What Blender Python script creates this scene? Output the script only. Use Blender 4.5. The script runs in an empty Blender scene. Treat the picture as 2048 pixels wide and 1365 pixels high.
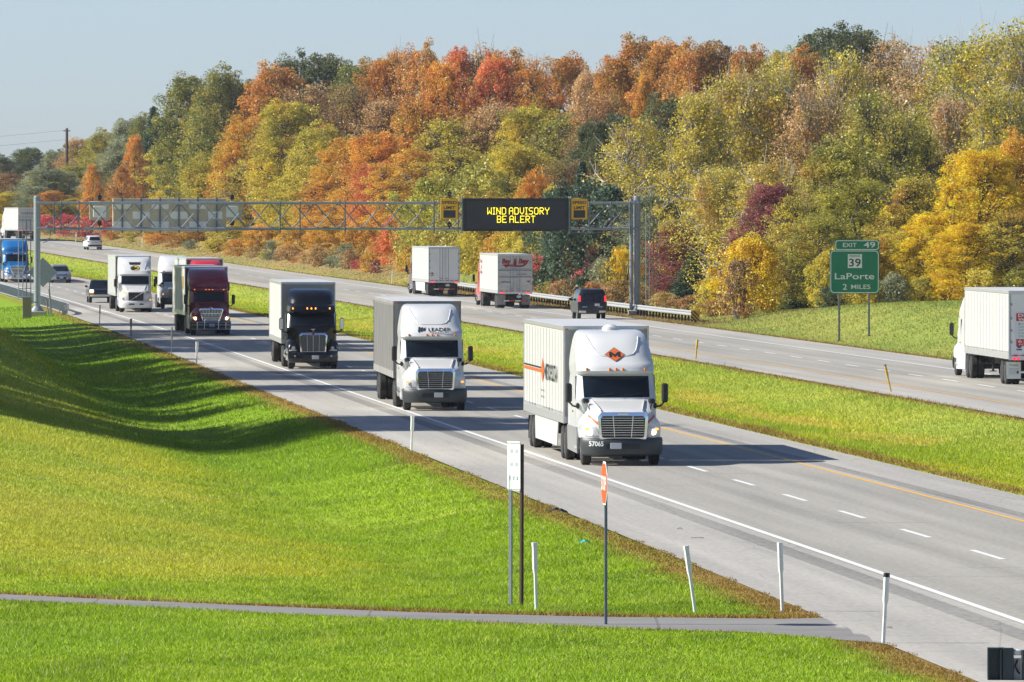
import bpy, math, random
import numpy as np
from mathutils import Vector, Matrix
random.seed(7); rng = np.random.default_rng(7)
S = bpy.context.scene; COL = S.collection
# ------------------------------------------------------------------ camera, sky, sun, exposure
F = 16500.0; H = 7.72; YH = 414.0          # focal length in px of a 2048 px wide frame, camera height, horizon row
cd = bpy.data.cameras.new('camera'); cam = bpy.data.objects.new('camera', cd); COL.objects.link(cam); S.camera = cam
cd.sensor_width = 36.0; cd.lens = 36.0*F/2048.0; cd.clip_start = 1.0; cd.clip_end = 9000.0
cam.location = (0, 0, H)
cam.rotation_euler = (math.radians(90)-math.atan((682.5-YH)/F), 0, 0)
SUN_EL = math.radians(35.0); SUN_PHI = math.radians(2.0)     # sun at the left, a little beyond square to the view
W = bpy.data.worlds.new('World'); S.world = W; W.use_nodes = True
nt = W.node_tree; nt.nodes.clear()
sky = nt.nodes.new('ShaderNodeTexSky'); sky.sky_type = 'NISHITA'; sky.sun_disc = False
sky.sun_elevation = SUN_EL; sky.sun_rotation = math.radians(272); sky.altitude = 200
sky.air_density = 0.6; sky.dust_density = 0.5; sky.ozone_density = 2.5
bg = nt.nodes.new('ShaderNodeBackground'); bg.inputs['Strength'].default_value = 0.092
wo = nt.nodes.new('ShaderNodeOutputWorld')
tint = nt.nodes.new('ShaderNodeMix'); tint.data_type = 'RGBA'; tint.blend_type = 'MULTIPLY'; tint.inputs[0].default_value = 1; tint.inputs[7].default_value = (.88, .87, .92, 1)
nt.links.new(sky.outputs[0], tint.inputs[6]); nt.links.new(tint.outputs[2], bg.inputs[0]); nt.links.new(bg.outputs[0], wo.inputs[0])
sd = bpy.data.lights.new('sun', 'SUN'); sd.energy = 5.0; sd.angle = math.radians(0.5); sd.color = (1.0, 0.95, 0.86)
so = bpy.data.objects.new('sun', sd); COL.objects.link(so)
sdir = Vector((-math.cos(SUN_EL)*math.cos(SUN_PHI), math.cos(SUN_EL)*math.sin(SUN_PHI), math.sin(SUN_EL)))
so.rotation_euler = sdir.to_track_quat('Z', 'Y').to_euler(); so.location = (-60, 200, 80)
S.view_settings.view_transform = 'Standard'; S.view_settings.look = 'None'; S.view_settings.gamma = 1
S.view_settings.exposure = 0.7
S.cycles.max_bounces = 8; S.cycles.transparent_max_bounces = 8; S.cycles.use_denoising = True
# ------------------------------------------------------------------ helpers
def smooth_table(xs, ys, sg=22.0):
    xs = np.array(xs, float); ys = np.array(ys, float)
    g = np.arange(xs[0], xs[-1]+1, 2.0); v = np.interp(g, xs, ys)
    k = np.exp(-0.5*(np.arange(-60, 61)/sg)**2); k /= k.sum()
    pad = np.concatenate([v[0]+(v[1]-v[0])*np.arange(-60, 0), v, v[-1]+(v[-1]-v[-2])*np.arange(1, 61)])
    v = np.convolve(pad, k, 'valid')
    return lambda q: np.interp(q, g, v)
_C = smooth_table([-300,100,200,300,430,520,600,700,770,850,980,1070,1200,1400,2600],
                  [21.95,21.95,21.85,21.35,20.85,20.4,19.75,17.9,15.6,11.4,3.2,-5.5,-20,-50,-300])
E_ = smooth_table([-300,620,700,770,850,980,1070,1200,1400,2600],[0,0,.15,.6,.95,2.2,3.4,4.6,5.2,6])
def XL(y): return _C(y)-0.0815*y           # x of the left carriageway's outer white line
def sstep(a, b, x):
    t = np.clip((np.asarray(x, float)-a)/(b-a), 0, 1); return t*t*(3-2*t)
bankS = smooth_table([-300,166,180,220,260,310,345,380,420,450,490,540,2600],[.0,.0,.07,.15,.19,.24,.36,.66,.72,.5,.14,.08,.08], 5.0)
ditchD = smooth_table([-300,160,175,205,300,400,460,540,2600],[.0,.0,.4,.75,.85,.8,.62,.3,.3], 5.0)
moundH = smooth_table([-300,380,440,520,560,580,650,690,740,900,1000,1200,2600],[.6,1.2,1.9,1.9,.7,.25,.3,1.0,2.2,2.4,1.6,1.0,1.0], 10.0)
def G(x, y):
    x = np.asarray(x, float); y = np.asarray(y, float); u = x-XL(y); e = E_(y)
    d = -3.4-u
    dd = ditchD(y); bs = bankS(y)
    bank = np.where(d < 3.2, -0.05-(dd-.05)*sstep(0, 5.0, d), 0)
    vd = -0.015-(dd-.015)*sstep(0, 5.2, d)
    rise = bs*np.maximum(0, np.sqrt((d-6.2)**2+.6)-.0 + (d-6.2))*0.5
    left = vd + np.minimum(rise, 3.2 + 0.02*np.maximum(d, 0))
    left = left + np.where(y < 260, 0.006*np.clip(d, 0, 30)*(1-sstep(170, 230, y)), 0)
    m = np.clip((u-9.9)/12.0, 0, 1)
    med = -0.015-0.42*np.sin(m*math.pi)**2
    r = u-35.0
    right = -0.015-0.12*sstep(0, 1.5, r)+(moundH(y)+.12)*sstep(1.0, 12, r)+0.03*np.clip(r-12, 0, 120)
    z = np.where(u < -3.4, left, np.where(u < 9.9, -0.08, np.where(u < 21.9, med, np.where(u < 35, -0.08, right))))
    return z+e
def proj(x, y, z): return 1024+F*x/y, YH+F*(H-z)/y
def ground_at(px, py, lo=120, hi=1500):
    ys = np.arange(lo, hi, .5); xs = (px-1024)*ys/F
    r = YH+F*(H-G(xs, ys))/ys
    i = np.argmax(r <= py) if (r <= py).any() else len(ys)-1
    return float(xs[i]), float(ys[i]), float(G(xs[i], ys[i]))
def heading(y): return -math.atan((XL(y+4)-XL(y-4))/8.0)

class MB:
    def __init__(s): s.v = []; s.f = []; s.mi = []; s.m = 0
    def add(s, vs, fs):
        o = len(s.v); s.v += [tuple(p) for p in vs]; s.f += [tuple(i+o for i in f) for f in fs]; s.mi += [s.m]*len(fs); return s
    def box(s, c, d, rz=0):
        x, y, z = c; a, b, h = d[0]/2, d[1]/2, d[2]/2; cs, sn = math.cos(rz), math.sin(rz)
        P = [(i*a, j*b, k*h) for k in (-1, 1) for j in (-1, 1) for i in (-1, 1)]
        vs = [(x+p*cs-q*sn, y+p*sn+q*cs, z+r) for p, q, r in P]
        return s.add(vs, [(0,2,3,1),(4,5,7,6),(0,1,5,4),(2,6,7,3),(0,4,6,2),(1,3,7,5)])
    def bbox(s, c, d, b=.02):                  # box with chamfered edges
        x, y, z = c; X, Y, Z = d[0]/2, d[1]/2, d[2]/2; b = min(b, X*.9, Y*.9, Z*.9)
        def ring(zz, ix, iy, bb): return [(x+ix-bb, y-iy, zz), (x+ix, y-iy+bb, zz), (x+ix, y+iy-bb, zz), (x+ix-bb, y+iy, zz), (x-ix+bb, y+iy, zz), (x-ix, y+iy-bb, zz), (x-ix, y-iy+bb, zz), (x-ix+bb, y-iy, zz)]
        return s.loft([ring(z-Z, X-b, Y-b, b*.5), ring(z-Z+b, X, Y, b), ring(z+Z-b, X, Y, b), ring(z+Z, X-b, Y-b, b*.5)])
    def loft(s, rings, cap=True, closed=True):
        n = len(rings[0]); vs = [p for r in rings for p in r]; fs = []
        for i in range(len(rings)-1):
            for j in range(n if closed else n-1):
                k = (j+1) % n; fs.append((i*n+j, i*n+k, (i+1)*n+k, (i+1)*n+j))
        if cap and closed: fs += [tuple(range(n-1, -1, -1)), tuple((len(rings)-1)*n+j for j in range(n))]
        return s.add(vs, fs)
    def tube(s, pts, r, n=6, cap=True):
        pts = [Vector(p) for p in pts]; rs = r if isinstance(r, (list, tuple)) else [r]*len(pts); rings = []
        for i, p in enumerate(pts):
            t = (pts[min(i+1, len(pts)-1)]-pts[max(i-1, 0)]).normalized()
            a = t.cross(Vector((0, 0, 1)) if abs(t.z) < .9 else Vector((1, 0, 0))).normalized(); b = t.cross(a)
            rings.append([tuple(p+(a*math.cos(2*math.pi*k/n)+b*math.sin(2*math.pi*k/n))*rs[i]) for k in range(n)])
        return s.loft(rings, cap)
    def lathe(s, prof, c, axis='x', n=20):     # prof: (offset along axis, radius)
        rings = []
        for a, r in prof:
            R = []
            for k in range(n):
                t = 2*math.pi*k/n; p, q = r*math.cos(t), r*math.sin(t)
                R.append((c[0]+a, c[1]+p, c[2]+q) if axis == 'x' else (c[0]+p, c[1]+a, c[2]+q) if axis == 'y' else (c[0]+p, c[1]+q, c[2]+a))
            rings.append(R)
        return s.loft(rings)
    def poly(s, pts, o, r, u, t=.01):          # flat polygon (2D points) with thickness t along r x u
        o, r, u = Vector(o), Vector(r), Vector(u); nrm = r.cross(u); n = len(pts)
        A = [tuple(o+r*a+u*b) for a, b in pts]; B = [tuple(o+r*a+u*b+nrm*t) for a, b in pts]
        return s.add(A+B, [tuple(range(n-1, -1, -1)), tuple(range(n, 2*n))]+[(i, (i+1) % n, n+(i+1) % n, n+i) for i in range(n)])
    def patch(s, fn, q, nu=8, nv=6):           # bilinear quad of (x,z) corners mapped through fn(x,z)
        vs = []; (a, b, c, d) = q
        for j in range(nv+1):
            for i in range(nu+1):
                p, t = i/nu, j/nv
                x = (1-t)*((1-p)*a[0]+p*b[0])+t*((1-p)*d[0]+p*c[0]); z = (1-t)*((1-p)*a[1]+p*b[1])+t*((1-p)*d[1]+p*c[1])
                vs.append(fn(x, z))
        return s.add(vs, [(j*(nu+1)+i, j*(nu+1)+i+1, (j+1)*(nu+1)+i+1, (j+1)*(nu+1)+i) for j in range(nv) for i in range(nu)])
    def build(s, name, mats, parent=None, smooth=True, ang=35):
        me = bpy.data.meshes.new(name); me.from_pydata(s.v, [], s.f)
        for m in (mats if isinstance(mats, (list, tuple)) else [mats]): me.materials.append(m)
        if s.m: me.polygons.foreach_set('material_index', s.mi)
        if smooth and len(me.polygons):
            me.polygons.foreach_set('use_smooth', [True]*len(me.polygons)); me.set_sharp_from_angle(angle=math.radians(ang))
        me.update(); o = bpy.data.objects.new(name, me); COL.objects.link(o)
        if parent: o.parent = parent
        return o
def tag(o, label=None, cat=None, group=None, kind=None):
    if label: o['label'] = label
    if cat: o['category'] = cat
    if group: o['group'] = group
    if kind: o['kind'] = kind
    return o
def thing(name, label, cat, loc, rz=0, group=None):
    o = bpy.data.objects.new(name, None); COL.objects.link(o); o.location = loc; o.rotation_euler = (0, 0, rz); o.empty_display_size = .5
    return tag(o, label, cat, group)
_tc = {}
def text_geo(txt, bold=0.0, sx=1.0):
    k = (txt, bold)
    if k not in _tc:
        c = bpy.data.curves.new('t', 'FONT'); c.body = txt; c.size = 1; c.align_x = 'CENTER'; c.align_y = 'CENTER'; c.offset = bold; c.resolution_u = 3
        o = bpy.data.objects.new('t', c); COL.objects.link(o); dg = bpy.context.evaluated_depsgraph_get()
        me = bpy.data.meshes.new_from_object(o.evaluated_get(dg))
        _tc[k] = ([tuple(v.co) for v in me.vertices], [tuple(p.vertices) for p in me.polygons])
        bpy.data.objects.remove(o); bpy.data.curves.remove(c); bpy.data.meshes.remove(me)
    return _tc[k]
def add_text(mb, txt, o, r, u, w, h, bold=0.0, shear=0, fn=None):  # fits the text into w x h about o
    vs, fs = text_geo(txt, bold); xs = [v[0] for v in vs]; ys = [v[1] for v in vs]
    x0, x1, y0, y1 = min(xs), max(xs), min(ys), max(ys); o, r, u = Vector(o), Vector(r), Vector(u)
    out = []
    for v in vs:
        b = ((v[1]-y0)/(y1-y0)-.5)*h; a = ((v[0]-x0)/(x1-x0)-.5)*w+b*shear
        out.append(fn(a, b) if fn else tuple(o+r*a+u*b))
    mb.add(out, fs)
# ------------------------------------------------------------------ materials
def lin(c): return tuple(((v/255)/12.92 if v/255 <= .04045 else ((v/255+.055)/1.055)**2.4) for v in c)
def mat(name, col, rough=.5, metal=0, coat=0, var=.12, scale=3.0, emit=None, es=0, bump=0, spec=.5, stretch=None):
    m = bpy.data.materials.new(name); m.use_nodes = True; t = m.node_tree; b = t.nodes['Principled BSDF']
    b.inputs['Roughness'].default_value = rough; b.inputs['Metallic'].default_value = metal; b.inputs['Coat Weight'].default_value = coat
    b.inputs['Specular IOR Level'].default_value = spec
    if emit: b.inputs['Emission Color'].default_value = (*emit, 1); b.inputs['Emission Strength'].default_value = es
    tc = t.nodes.new('ShaderNodeTexCoord'); mp = t.nodes.new('ShaderNodeMapping'); t.links.new(tc.outputs['Object'], mp.inputs[0])
    if stretch: mp.inputs['Scale'].default_value = stretch
    n = t.nodes.new('ShaderNodeTexNoise'); n.inputs['Scale'].default_value = scale; n.inputs['Detail'].default_value = 5; n.inputs['Roughness'].default_value = .65
    t.links.new(mp.outputs[0], n.inputs['Vector'])
    r = t.nodes.new('ShaderNodeValToRGB'); r.color_ramp.elements[0].position = .25; r.color_ramp.elements[1].position = .75
    r.color_ramp.elements[0].color = (*[max(0, c*(1-var)) for c in col], 1); r.color_ramp.elements[1].color = (*[min(1, c*(1+var)) for c in col], 1)
    t.links.new(n.outputs[0], r.inputs[0]); t.links.new(r.outputs[0], b.inputs['Base Color'])
    if bump:
        bp = t.nodes.new('ShaderNodeBump'); bp.inputs['Strength'].default_value = bump; bp.inputs['Distance'].default_value = .02
        t.links.new(n.outputs[0], bp.inputs['Height']); t.links.new(bp.outputs[0], b.inputs['Normal'])
    return m
M = {}
M['white'] = mat('white_paint', (.66,.67,.67), .3, coat=.4, var=.03, scale=1.2)
M['trailer_white'] = mat('white_trailer_panel', (.52,.525,.505), .42, var=.05, scale=1.0, stretch=(1,2.5,.35))
M['trailer_dirty'] = mat('grimy_trailer_panel', (.60,.60,.57), .5, var=.3, scale=1.1, stretch=(1,2.2,.25))
M['trailer_grey'] = mat('grey_tarpaulin', (.27,.27,.265), .6, var=.35, scale=1.3, stretch=(1,1.6,.2))
M['trailer_front'] = mat('grey_front_wall', (.42,.42,.415), .5, var=.12, scale=1.5)
M['dark_front'] = mat('dark_front_wall', (.10,.09,.10), .5, var=.2)
M['roof'] = mat('trailer_roof_sheet', (.52,.53,.54), .5, var=.08, scale=.8)
M['alu'] = mat('aluminium_rail', (.62,.63,.64), .35, .6, var=.08)
M['chrome'] = mat('chrome', (.85,.86,.88), .14, 1, var=.03)
M['black'] = mat('black_paint', (.005,.006,.009), .18, coat=.4, var=.2, spec=.35)
M['maroon'] = mat('maroon_paint', (.27,.012,.03), .28, coat=.7, var=.12)
M['red'] = mat('red_paint', (.55,.02,.035), .3, coat=.6, var=.08)
M['redcab'] = mat('faded_red_paint', (.5,.05,.05), .35, coat=.4, var=.12)
M['blue'] = mat('blue_paint', (.010,.15,.42), .25, coat=.8, var=.1)
M['plum'] = mat('plum_paint', (.10,.02,.03), .3, coat=.6, var=.1)
M['grey_suv'] = mat('grey_metallic_paint', (.22,.24,.28), .3, .35, coat=.7, var=.05)
M['navy'] = mat('navy_paint', (.009,.012,.020), .28, coat=.25, spec=.35, var=.1)
M['bumper'] = mat('dark_grey_bumper', (.038,.045,.05), .5, var=.15)
M['glass'] = mat('dark_glass', (.006,.010,.016), .05, coat=.15, var=.3, spec=.4)
M['plastic'] = mat('black_plastic', (.012,.012,.013), .45, var=.2)
M['rubber'] = mat('tyre_rubber', (.016,.016,.017), .8, var=.25, scale=12)
M['rim'] = mat('wheel_metal', (.5,.5,.5), .3, .8, var=.15)
M['frame'] = mat('chassis_black', (.02,.02,.021), .6, var=.3)
M['lens'] = mat('headlight_lens', (.5,.52,.55), .1, coat=1, var=.2)
M['bulb'] = mat('lit_headlamp', (1,.95,.8), .2, emit=(1,.85,.6), es=6)
M['amber'] = mat('amber_lens', (.75,.22,.03), .25, coat=.5, var=.1)
M['amberlit'] = mat('amber_lamp_lit', (.9,.35,.04), .25, emit=(1,.35,.05), es=1.2)
M['taillight'] = mat('red_lens', (.55,.01,.02), .2, coat=.6, var=.1)
M['taillit'] = mat('red_lamp_lit', (.6,.01,.02), .2, emit=(1,.03,.05), es=1.0)
M['redtape'] = mat('red_tape', (.55,.03,.03), .4)
M['whitetape'] = mat('white_tape', (.8,.8,.8), .4)
M['plate'] = mat('number_plate', (.6,.62,.64), .4, var=.25, scale=40)
M['text_dark'] = mat('dark_lettering', (.02,.025,.03), .5)
M['text_white'] = mat('white_lettering', (.82,.84,.82), .45, var=.03)
M['text_red'] = mat('red_lettering', (.30,.008,.025), .45)
M['text_grey'] = mat('grey_lettering', (.22,.24,.27), .5)
M['text_faint'] = mat('faded_lettering', (.20,.26,.27), .5)
M['text_blue'] = mat('blue_lettering', (.03,.07,.25), .5)
M['orange'] = mat('orange_emblem', (.62,.14,.035), .4)
M['yellow'] = mat('yellow_paint', (.75,.48,.02), .4)
M['skirt'] = mat('grey_skirt', (.27,.28,.28), .4, .2, var=.15)
M['galv'] = mat('galvanised_steel', (.28,.32,.36), .45, .35, var=.14, scale=4)
M['galv_dark'] = mat('weathered_steel', (.16,.20,.25), .5, .3, var=.15, scale=3)
M['post_white'] = mat('white_marker_plastic', (.72,.75,.74), .5, var=.08)
M['post_brown'] = mat('brown_post_paint', (.06,.028,.018), .6, var=.2)
M['post_yellow'] = mat('yellow_marker_plastic', (.6,.40,.02), .5, var=.15)
M['post_grey'] = mat('grey_marker_steel', (.22,.24,.24), .5, .3, var=.15)
M['sign_green'] = mat('green_sign_face', (.0,.20,.11), .4, var=.05)
M['sign_amber'] = mat('amber_sign_face', (.99,.52,.012), .4, var=.04)
M['sign_red'] = mat('orange_red_sign_face', (.75,.075,.015), .4, var=.05)
M['sign_white'] = mat('white_sign_face', (.70,.76,.74), .45, var=.03)
M['board'] = mat('board_black', (.008,.010,.014), .5, var=.15)
M['screen'] = mat('board_screen', (.020,.024,.031), .4, var=.06)
M['led'] = mat('led_yellow', (.9,.75,.02), .4, emit=(1,.83,.03), es=1.0)
M['back_tan'] = mat('tan_panel', (.56,.49,.37), .6, var=.12)
M['door_white'] = mat('white_trailer_door', (.80,.81,.80), .4, var=.06, scale=1.5)
M['door_grey'] = mat('grimy_grey_door', (.56,.545,.52), .5, var=.16, scale=2.0)
M['back_white'] = mat('pale_panel', (.85,.85,.82), .5, var=.08)
M['concrete'] = mat('concrete', (.38,.36,.33), .85, var=.15, scale=6, bump=.3)
M['wood'] = mat('weathered_wood', (.24,.20,.16), .8, var=.3, scale=5, stretch=(4,4,.4))
M['pole_wood'] = mat('utility_pole_wood', (.09,.06,.05), .8, var=.2)
M['bark'] = mat('bark', (.10,.085,.07), .9, var=.35, scale=2, stretch=(1,1,.3))
M['bark_pale'] = mat('pale_bark', (.36,.33,.29), .85, var=.25, scale=2, stretch=(1,1,.3))
M['green_box'] = mat('grey_green_steel', (.035,.055,.062), .45, .3, var=.2)
M['green_edge'] = mat('pale_steel_edge', (.5,.58,.54), .4, .3, var=.1)
M['litter_blue'] = mat('blue_plastic', (.02,.45,.6), .4)
# road surfaces use the UV map (metres across, metres along)
def road_mat(name, col, lanes=False, rumble=None):
    m = bpy.data.materials.new(name); m.use_nodes = True; t = m.node_tree; N = t.nodes.new; L = t.links.new; b = t.nodes['Principled BSDF']
    b.inputs['Roughness'].default_value = .75; b.inputs['Specular IOR Level'].default_value = .3
    uv = N('ShaderNodeUVMap'); uv.uv_map = 'uv'; sp = N('ShaderNodeSeparateXYZ'); L(uv.outputs[0], sp.inputs[0])
    def noise(sc, det, mscale):
        mp = N('ShaderNodeMapping'); mp.inputs['Scale'].default_value = mscale; L(uv.outputs[0], mp.inputs[0])
        n = N('ShaderNodeTexNoise'); n.inputs['Scale'].default_value = sc; n.inputs['Detail'].default_value = det; L(mp.outputs[0], n.inputs['Vector']); return n.outputs[0]
    def math_(op, a, b_=None, cl=False):
        n = N('ShaderNodeMath'); n.operation = op; n.use_clamp = cl
        for i, q in enumerate((a, b_)):
            if q is None: continue
            if isinstance(q, (int, float)): n.inputs[i].default_value = q
            else: L(q, n.inputs[i])
        return n.outputs[0]
    val = math_('ADD', 1.0, math_('MULTIPLY', math_('SUBTRACT', noise(1.0, 6, (9, 2.0, 1)), .5), .55))
    val = math_('ADD', val, math_('MULTIPLY', math_('SUBTRACT', noise(1.0, 3, (.5, .03, 1)), .5), .6))
    val = math_('ADD', val, math_('MULTIPLY', math_('SUBTRACT', noise(1.0, 4, (1.6, .012, 1)), .5), .5))
    if lanes:       # wheel tracks: period of one lane; short transverse cracks
        w = math_('COSINE', math_('MULTIPLY', sp.outputs[0], 2*math.pi/1.83))
        val = math_('ADD', val, math_('MULTIPLY', w, .045))
        cr = math_('GREATER_THAN', noise(1.0, 2, (.16, 1.9, 1)), .66)
        cr2 = math_('LESS_THAN', math_('ABSOLUTE', math_('SUBTRACT', noise(1.0, 1, (.02, 1.1, 1)), .5)), .014)
        val = math_('SUBTRACT', val, math_('MULTIPLY', math_('MULTIPLY', cr, cr2), .55))
    else:           # old slab joints and stains
        j = math_('LESS_THAN', math_('ABSOLUTE', math_('SUBTRACT', math_('FRACT', math_('DIVIDE', sp.outputs[1], 5.4)), .5)), .005)
        val = math_('SUBTRACT', val, math_('MULTIPLY', j, .3))
        mp = N('ShaderNodeMapping'); mp.inputs['Scale'].default_value = (.9, .16, 1); L(uv.outputs[0], mp.inputs[0]); vo = N('ShaderNodeTexVoronoi'); vo.feature = 'DISTANCE_TO_EDGE'; vo.inputs['Scale'].default_value = 1.0; vo.inputs['Randomness'].default_value = 1.0; L(mp.outputs[0], vo.inputs['Vector'])
        ck = math_('MULTIPLY', math_('LESS_THAN', vo.outputs['Distance'], .012), math_('GREATER_THAN', noise(1.0, 2, (.35, .05, 1)), .53))
        val = math_('SUBTRACT', val, math_('MULTIPLY', ck, .16))
    if rumble:
        for (a, c) in rumble:
            bnd = math_('LESS_THAN', math_('ABSOLUTE', math_('SUBTRACT', sp.outputs[0], (a+c)/2)), (c-a)/2)
            tr = math_('GREATER_THAN', math_('FRACT', math_('DIVIDE', sp.outputs[1], .32)), .45)
            val = math_('SUBTRACT', val, math_('MULTIPLY', bnd, math_('ADD', .2, math_('MULTIPLY', tr, .22))))
    mx = N('ShaderNodeMix'); mx.data_type = 'RGBA'; mx.blend_type = 'MULTIPLY'; mx.inputs[0].default_value = 1; mx.inputs[6].default_value = (*col, 1)
    cb = N('ShaderNodeCombineColor'); [L(val, cb.inputs[i]) for i in range(3)]; L(cb.outputs[0], mx.inputs[7]); L(mx.outputs[2], b.inputs['Base Color'])
    return m
M['asphalt'] = road_mat('worn_asphalt', (.33,.316,.28), lanes=True)
M['shoulderL'] = road_mat('pale_shoulder', (.385,.37,.335), rumble=[(-.85,-.3)])
M['shoulderLi'] = road_mat('pale_inner_shoulder', (.372,.358,.325), rumble=[(7.6,8.1)])
M['shoulderR'] = road_mat('pale_right_shoulder', (.378,.364,.33))
M['access'] = road_mat('access_asphalt', (.225,.22,.21))
M['mark_white'] = mat('white_road_paint', (.72,.73,.72), .6, var=.16, scale=5)
M['mark_yellow'] = mat('yellow_road_paint', (.68,.40,.09), .6, var=.16, scale=5)
def attr_mat(name, rough=.9, trans=0.0, fine=True):
    m = bpy.data.materials.new(name); m.use_nodes = True; t = m.node_tree; N = t.nodes.new; L = t.links.new; b = t.nodes['Principled BSDF']
    b.inputs['Roughness'].default_value = rough; b.inputs['Specular IOR Level'].default_value = .2
    a = N('ShaderNodeAttribute'); a.attribute_name = 'col'; c = a.outputs['Color']
    if fine:
        g = N('ShaderNodeNewGeometry'); n = N('ShaderNodeTexNoise'); n.inputs['Scale'].default_value = 2.6; n.inputs['Detail'].default_value = 8; n.inputs['Roughness'].default_value = .75
        L(g.outputs['Position'], n.inputs['Vector']); r = N('ShaderNodeValToRGB'); r.color_ramp.elements[0].position = .3; r.color_ramp.elements[1].position = .7
        r.color_ramp.elements[0].color = (.55,.55,.55,1); r.color_ramp.elements[1].color = (1.35,1.3,1.2,1); L(n.outputs[0], r.inputs[0])
        x = N('ShaderNodeMix'); x.data_type = 'RGBA'; x.blend_type = 'MULTIPLY'; x.inputs[0].default_value = 1; L(c, x.inputs[6]); L(r.outputs[0], x.inputs[7]); c = x.outputs[2]
    L(c, b.inputs['Base Color'])
    if trans:
        tr = N('ShaderNodeBsdfTranslucent'); L(c, tr.inputs[0]); mx = N('ShaderNodeMixShader'); mx.inputs[0].default_value = trans
        L(b.outputs[0], mx.inputs[1]); L(tr.outputs[0], mx.inputs[2]); L(mx.outputs[0], t.nodes['Material Output'].inputs[0])
    return m
M['ground'] = attr_mat('turf_ground'); M['blade'] = attr_mat('grass_blades', .6, .3, False)
def leaf_mat(name, cols, trans=.4, mixin=.75):
    cols = [tuple(min(.85, q*(.75+.95*i/(len(cols)-1))*1.42+.006) for q in c) for i, c in enumerate(cols)]
    cols = [tuple(.99*q+.01*(.3*c[0]+.59*c[1]+.11*c[2]) for q in c) for c in cols]
    m = bpy.data.materials.new(name); m.use_nodes = True; t = m.node_tree; N = t.nodes.new; L = t.links.new; b = t.nodes['Principled BSDF']
    b.inputs['Roughness'].default_value = .42; b.inputs['Specular IOR Level'].default_value = .38
    g = N('ShaderNodeNewGeometry'); tc = N('ShaderNodeTexCoord'); n = N('ShaderNodeTexNoise'); n.inputs['Scale'].default_value = .38; n.inputs['Detail'].default_value = 2
    oi = N('ShaderNodeObjectInfo'); va = N('ShaderNodeVectorMath'); va.operation = 'ADD'; vm = N('ShaderNodeVectorMath'); vm.operation = 'SCALE'; vm.inputs[3].default_value = 37
    cx = N('ShaderNodeCombineXYZ'); L(oi.outputs['Random'], cx.inputs[0]); L(cx.outputs[0], vm.inputs[0]); L(tc.outputs['Object'], va.inputs[0]); L(vm.outputs[0], va.inputs[1]); L(va.outputs[0], n.inputs['Vector'])
    mp = N('ShaderNodeMapRange'); mp.inputs[1].default_value = .3; mp.inputs[2].default_value = .7; L(n.outputs[0], mp.inputs[0])
    av = N('ShaderNodeMath'); av.operation = 'MULTIPLY_ADD'; av.inputs[1].default_value = .58; L(g.outputs['Random Per Island'], av.inputs[0])
    h = N('ShaderNodeMath'); h.operation = 'MULTIPLY'; h.inputs[1].default_value = .42; L(mp.outputs[0], h.inputs[0]); L(h.outputs[0], av.inputs[2])
    r = N('ShaderNodeValToRGB'); e = r.color_ramp.elements; e[0].position = .08; e[0].color = (*cols[0], 1); e[1].position = .92; e[1].color = (*cols[-1], 1)
    for i in range(1, len(cols)-1): q = e.new(.08+.84*i/(len(cols)-1)); q.color = (*cols[i], 1)
    L(av.outputs[0], r.inputs[0])
    # boughs of neighbouring trees reach into each other: patches of other autumn colours, spread by place
    n2 = N('ShaderNodeTexNoise'); n2.inputs['Scale'].default_value = .33; n2.inputs['Detail'].default_value = 3; n2.inputs['Roughness'].default_value = .7; L(g.outputs['Position'], n2.inputs['Vector'])
    n3 = N('ShaderNodeTexNoise'); n3.inputs['Scale'].default_value = .21; n3.inputs['Detail'].default_value = 2; vo = N('ShaderNodeVectorMath'); vo.operation = 'ADD'; vo.inputs[1].default_value = (91, 17, 43); L(g.outputs['Position'], vo.inputs[0]); L(vo.outputs[0], n3.inputs['Vector'])
    q2 = N('ShaderNodeValToRGB'); q = q2.color_ramp.elements; q[0].position = .30; q[0].color = (.15,.17,.035,1); q[1].position = .72; q[1].color = (.50,.16,.045,1)
    for p_, c_ in ((.42,(.30,.27,.05,1)),(.52,(.52,.38,.05,1)),(.62,(.54,.26,.05,1))): k = q.new(p_); k.color = c_
    ad = N('ShaderNodeMath'); ad.operation = 'MULTIPLY_ADD'; ad.inputs[1].default_value = .16; L(g.outputs['Random Per Island'], ad.inputs[0]); sb = N('ShaderNodeMath'); sb.operation = 'SUBTRACT'; sb.inputs[1].default_value = .08; L(n3.outputs[0], sb.inputs[0]); L(sb.outputs[0], ad.inputs[2]); L(ad.outputs[0], q2.inputs[0])
    m2 = N('ShaderNodeMapRange'); m2.inputs[1].default_value = .47; m2.inputs[2].default_value = .66; m2.inputs[4].default_value = mixin; L(n2.outputs[0], m2.inputs[0])
    mc = N('ShaderNodeMix'); mc.data_type = 'RGBA'; L(m2.outputs[0], mc.inputs[0]); L(r.outputs[0], mc.inputs[6]); L(q2.outputs[0], mc.inputs[7]); L(mc.outputs[2], b.inputs['Base Color'])
    tr = N('ShaderNodeBsdfTranslucent'); L(mc.outputs[2], tr.inputs[0]); mx = N('ShaderNodeMixShader'); mx.inputs[0].default_value = trans
    L(b.outputs[0], mx.inputs[1]); L(tr.outputs[0], mx.inputs[2]); L(mx.outputs[0], t.nodes['Material Output'].inputs[0])
    return m
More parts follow.
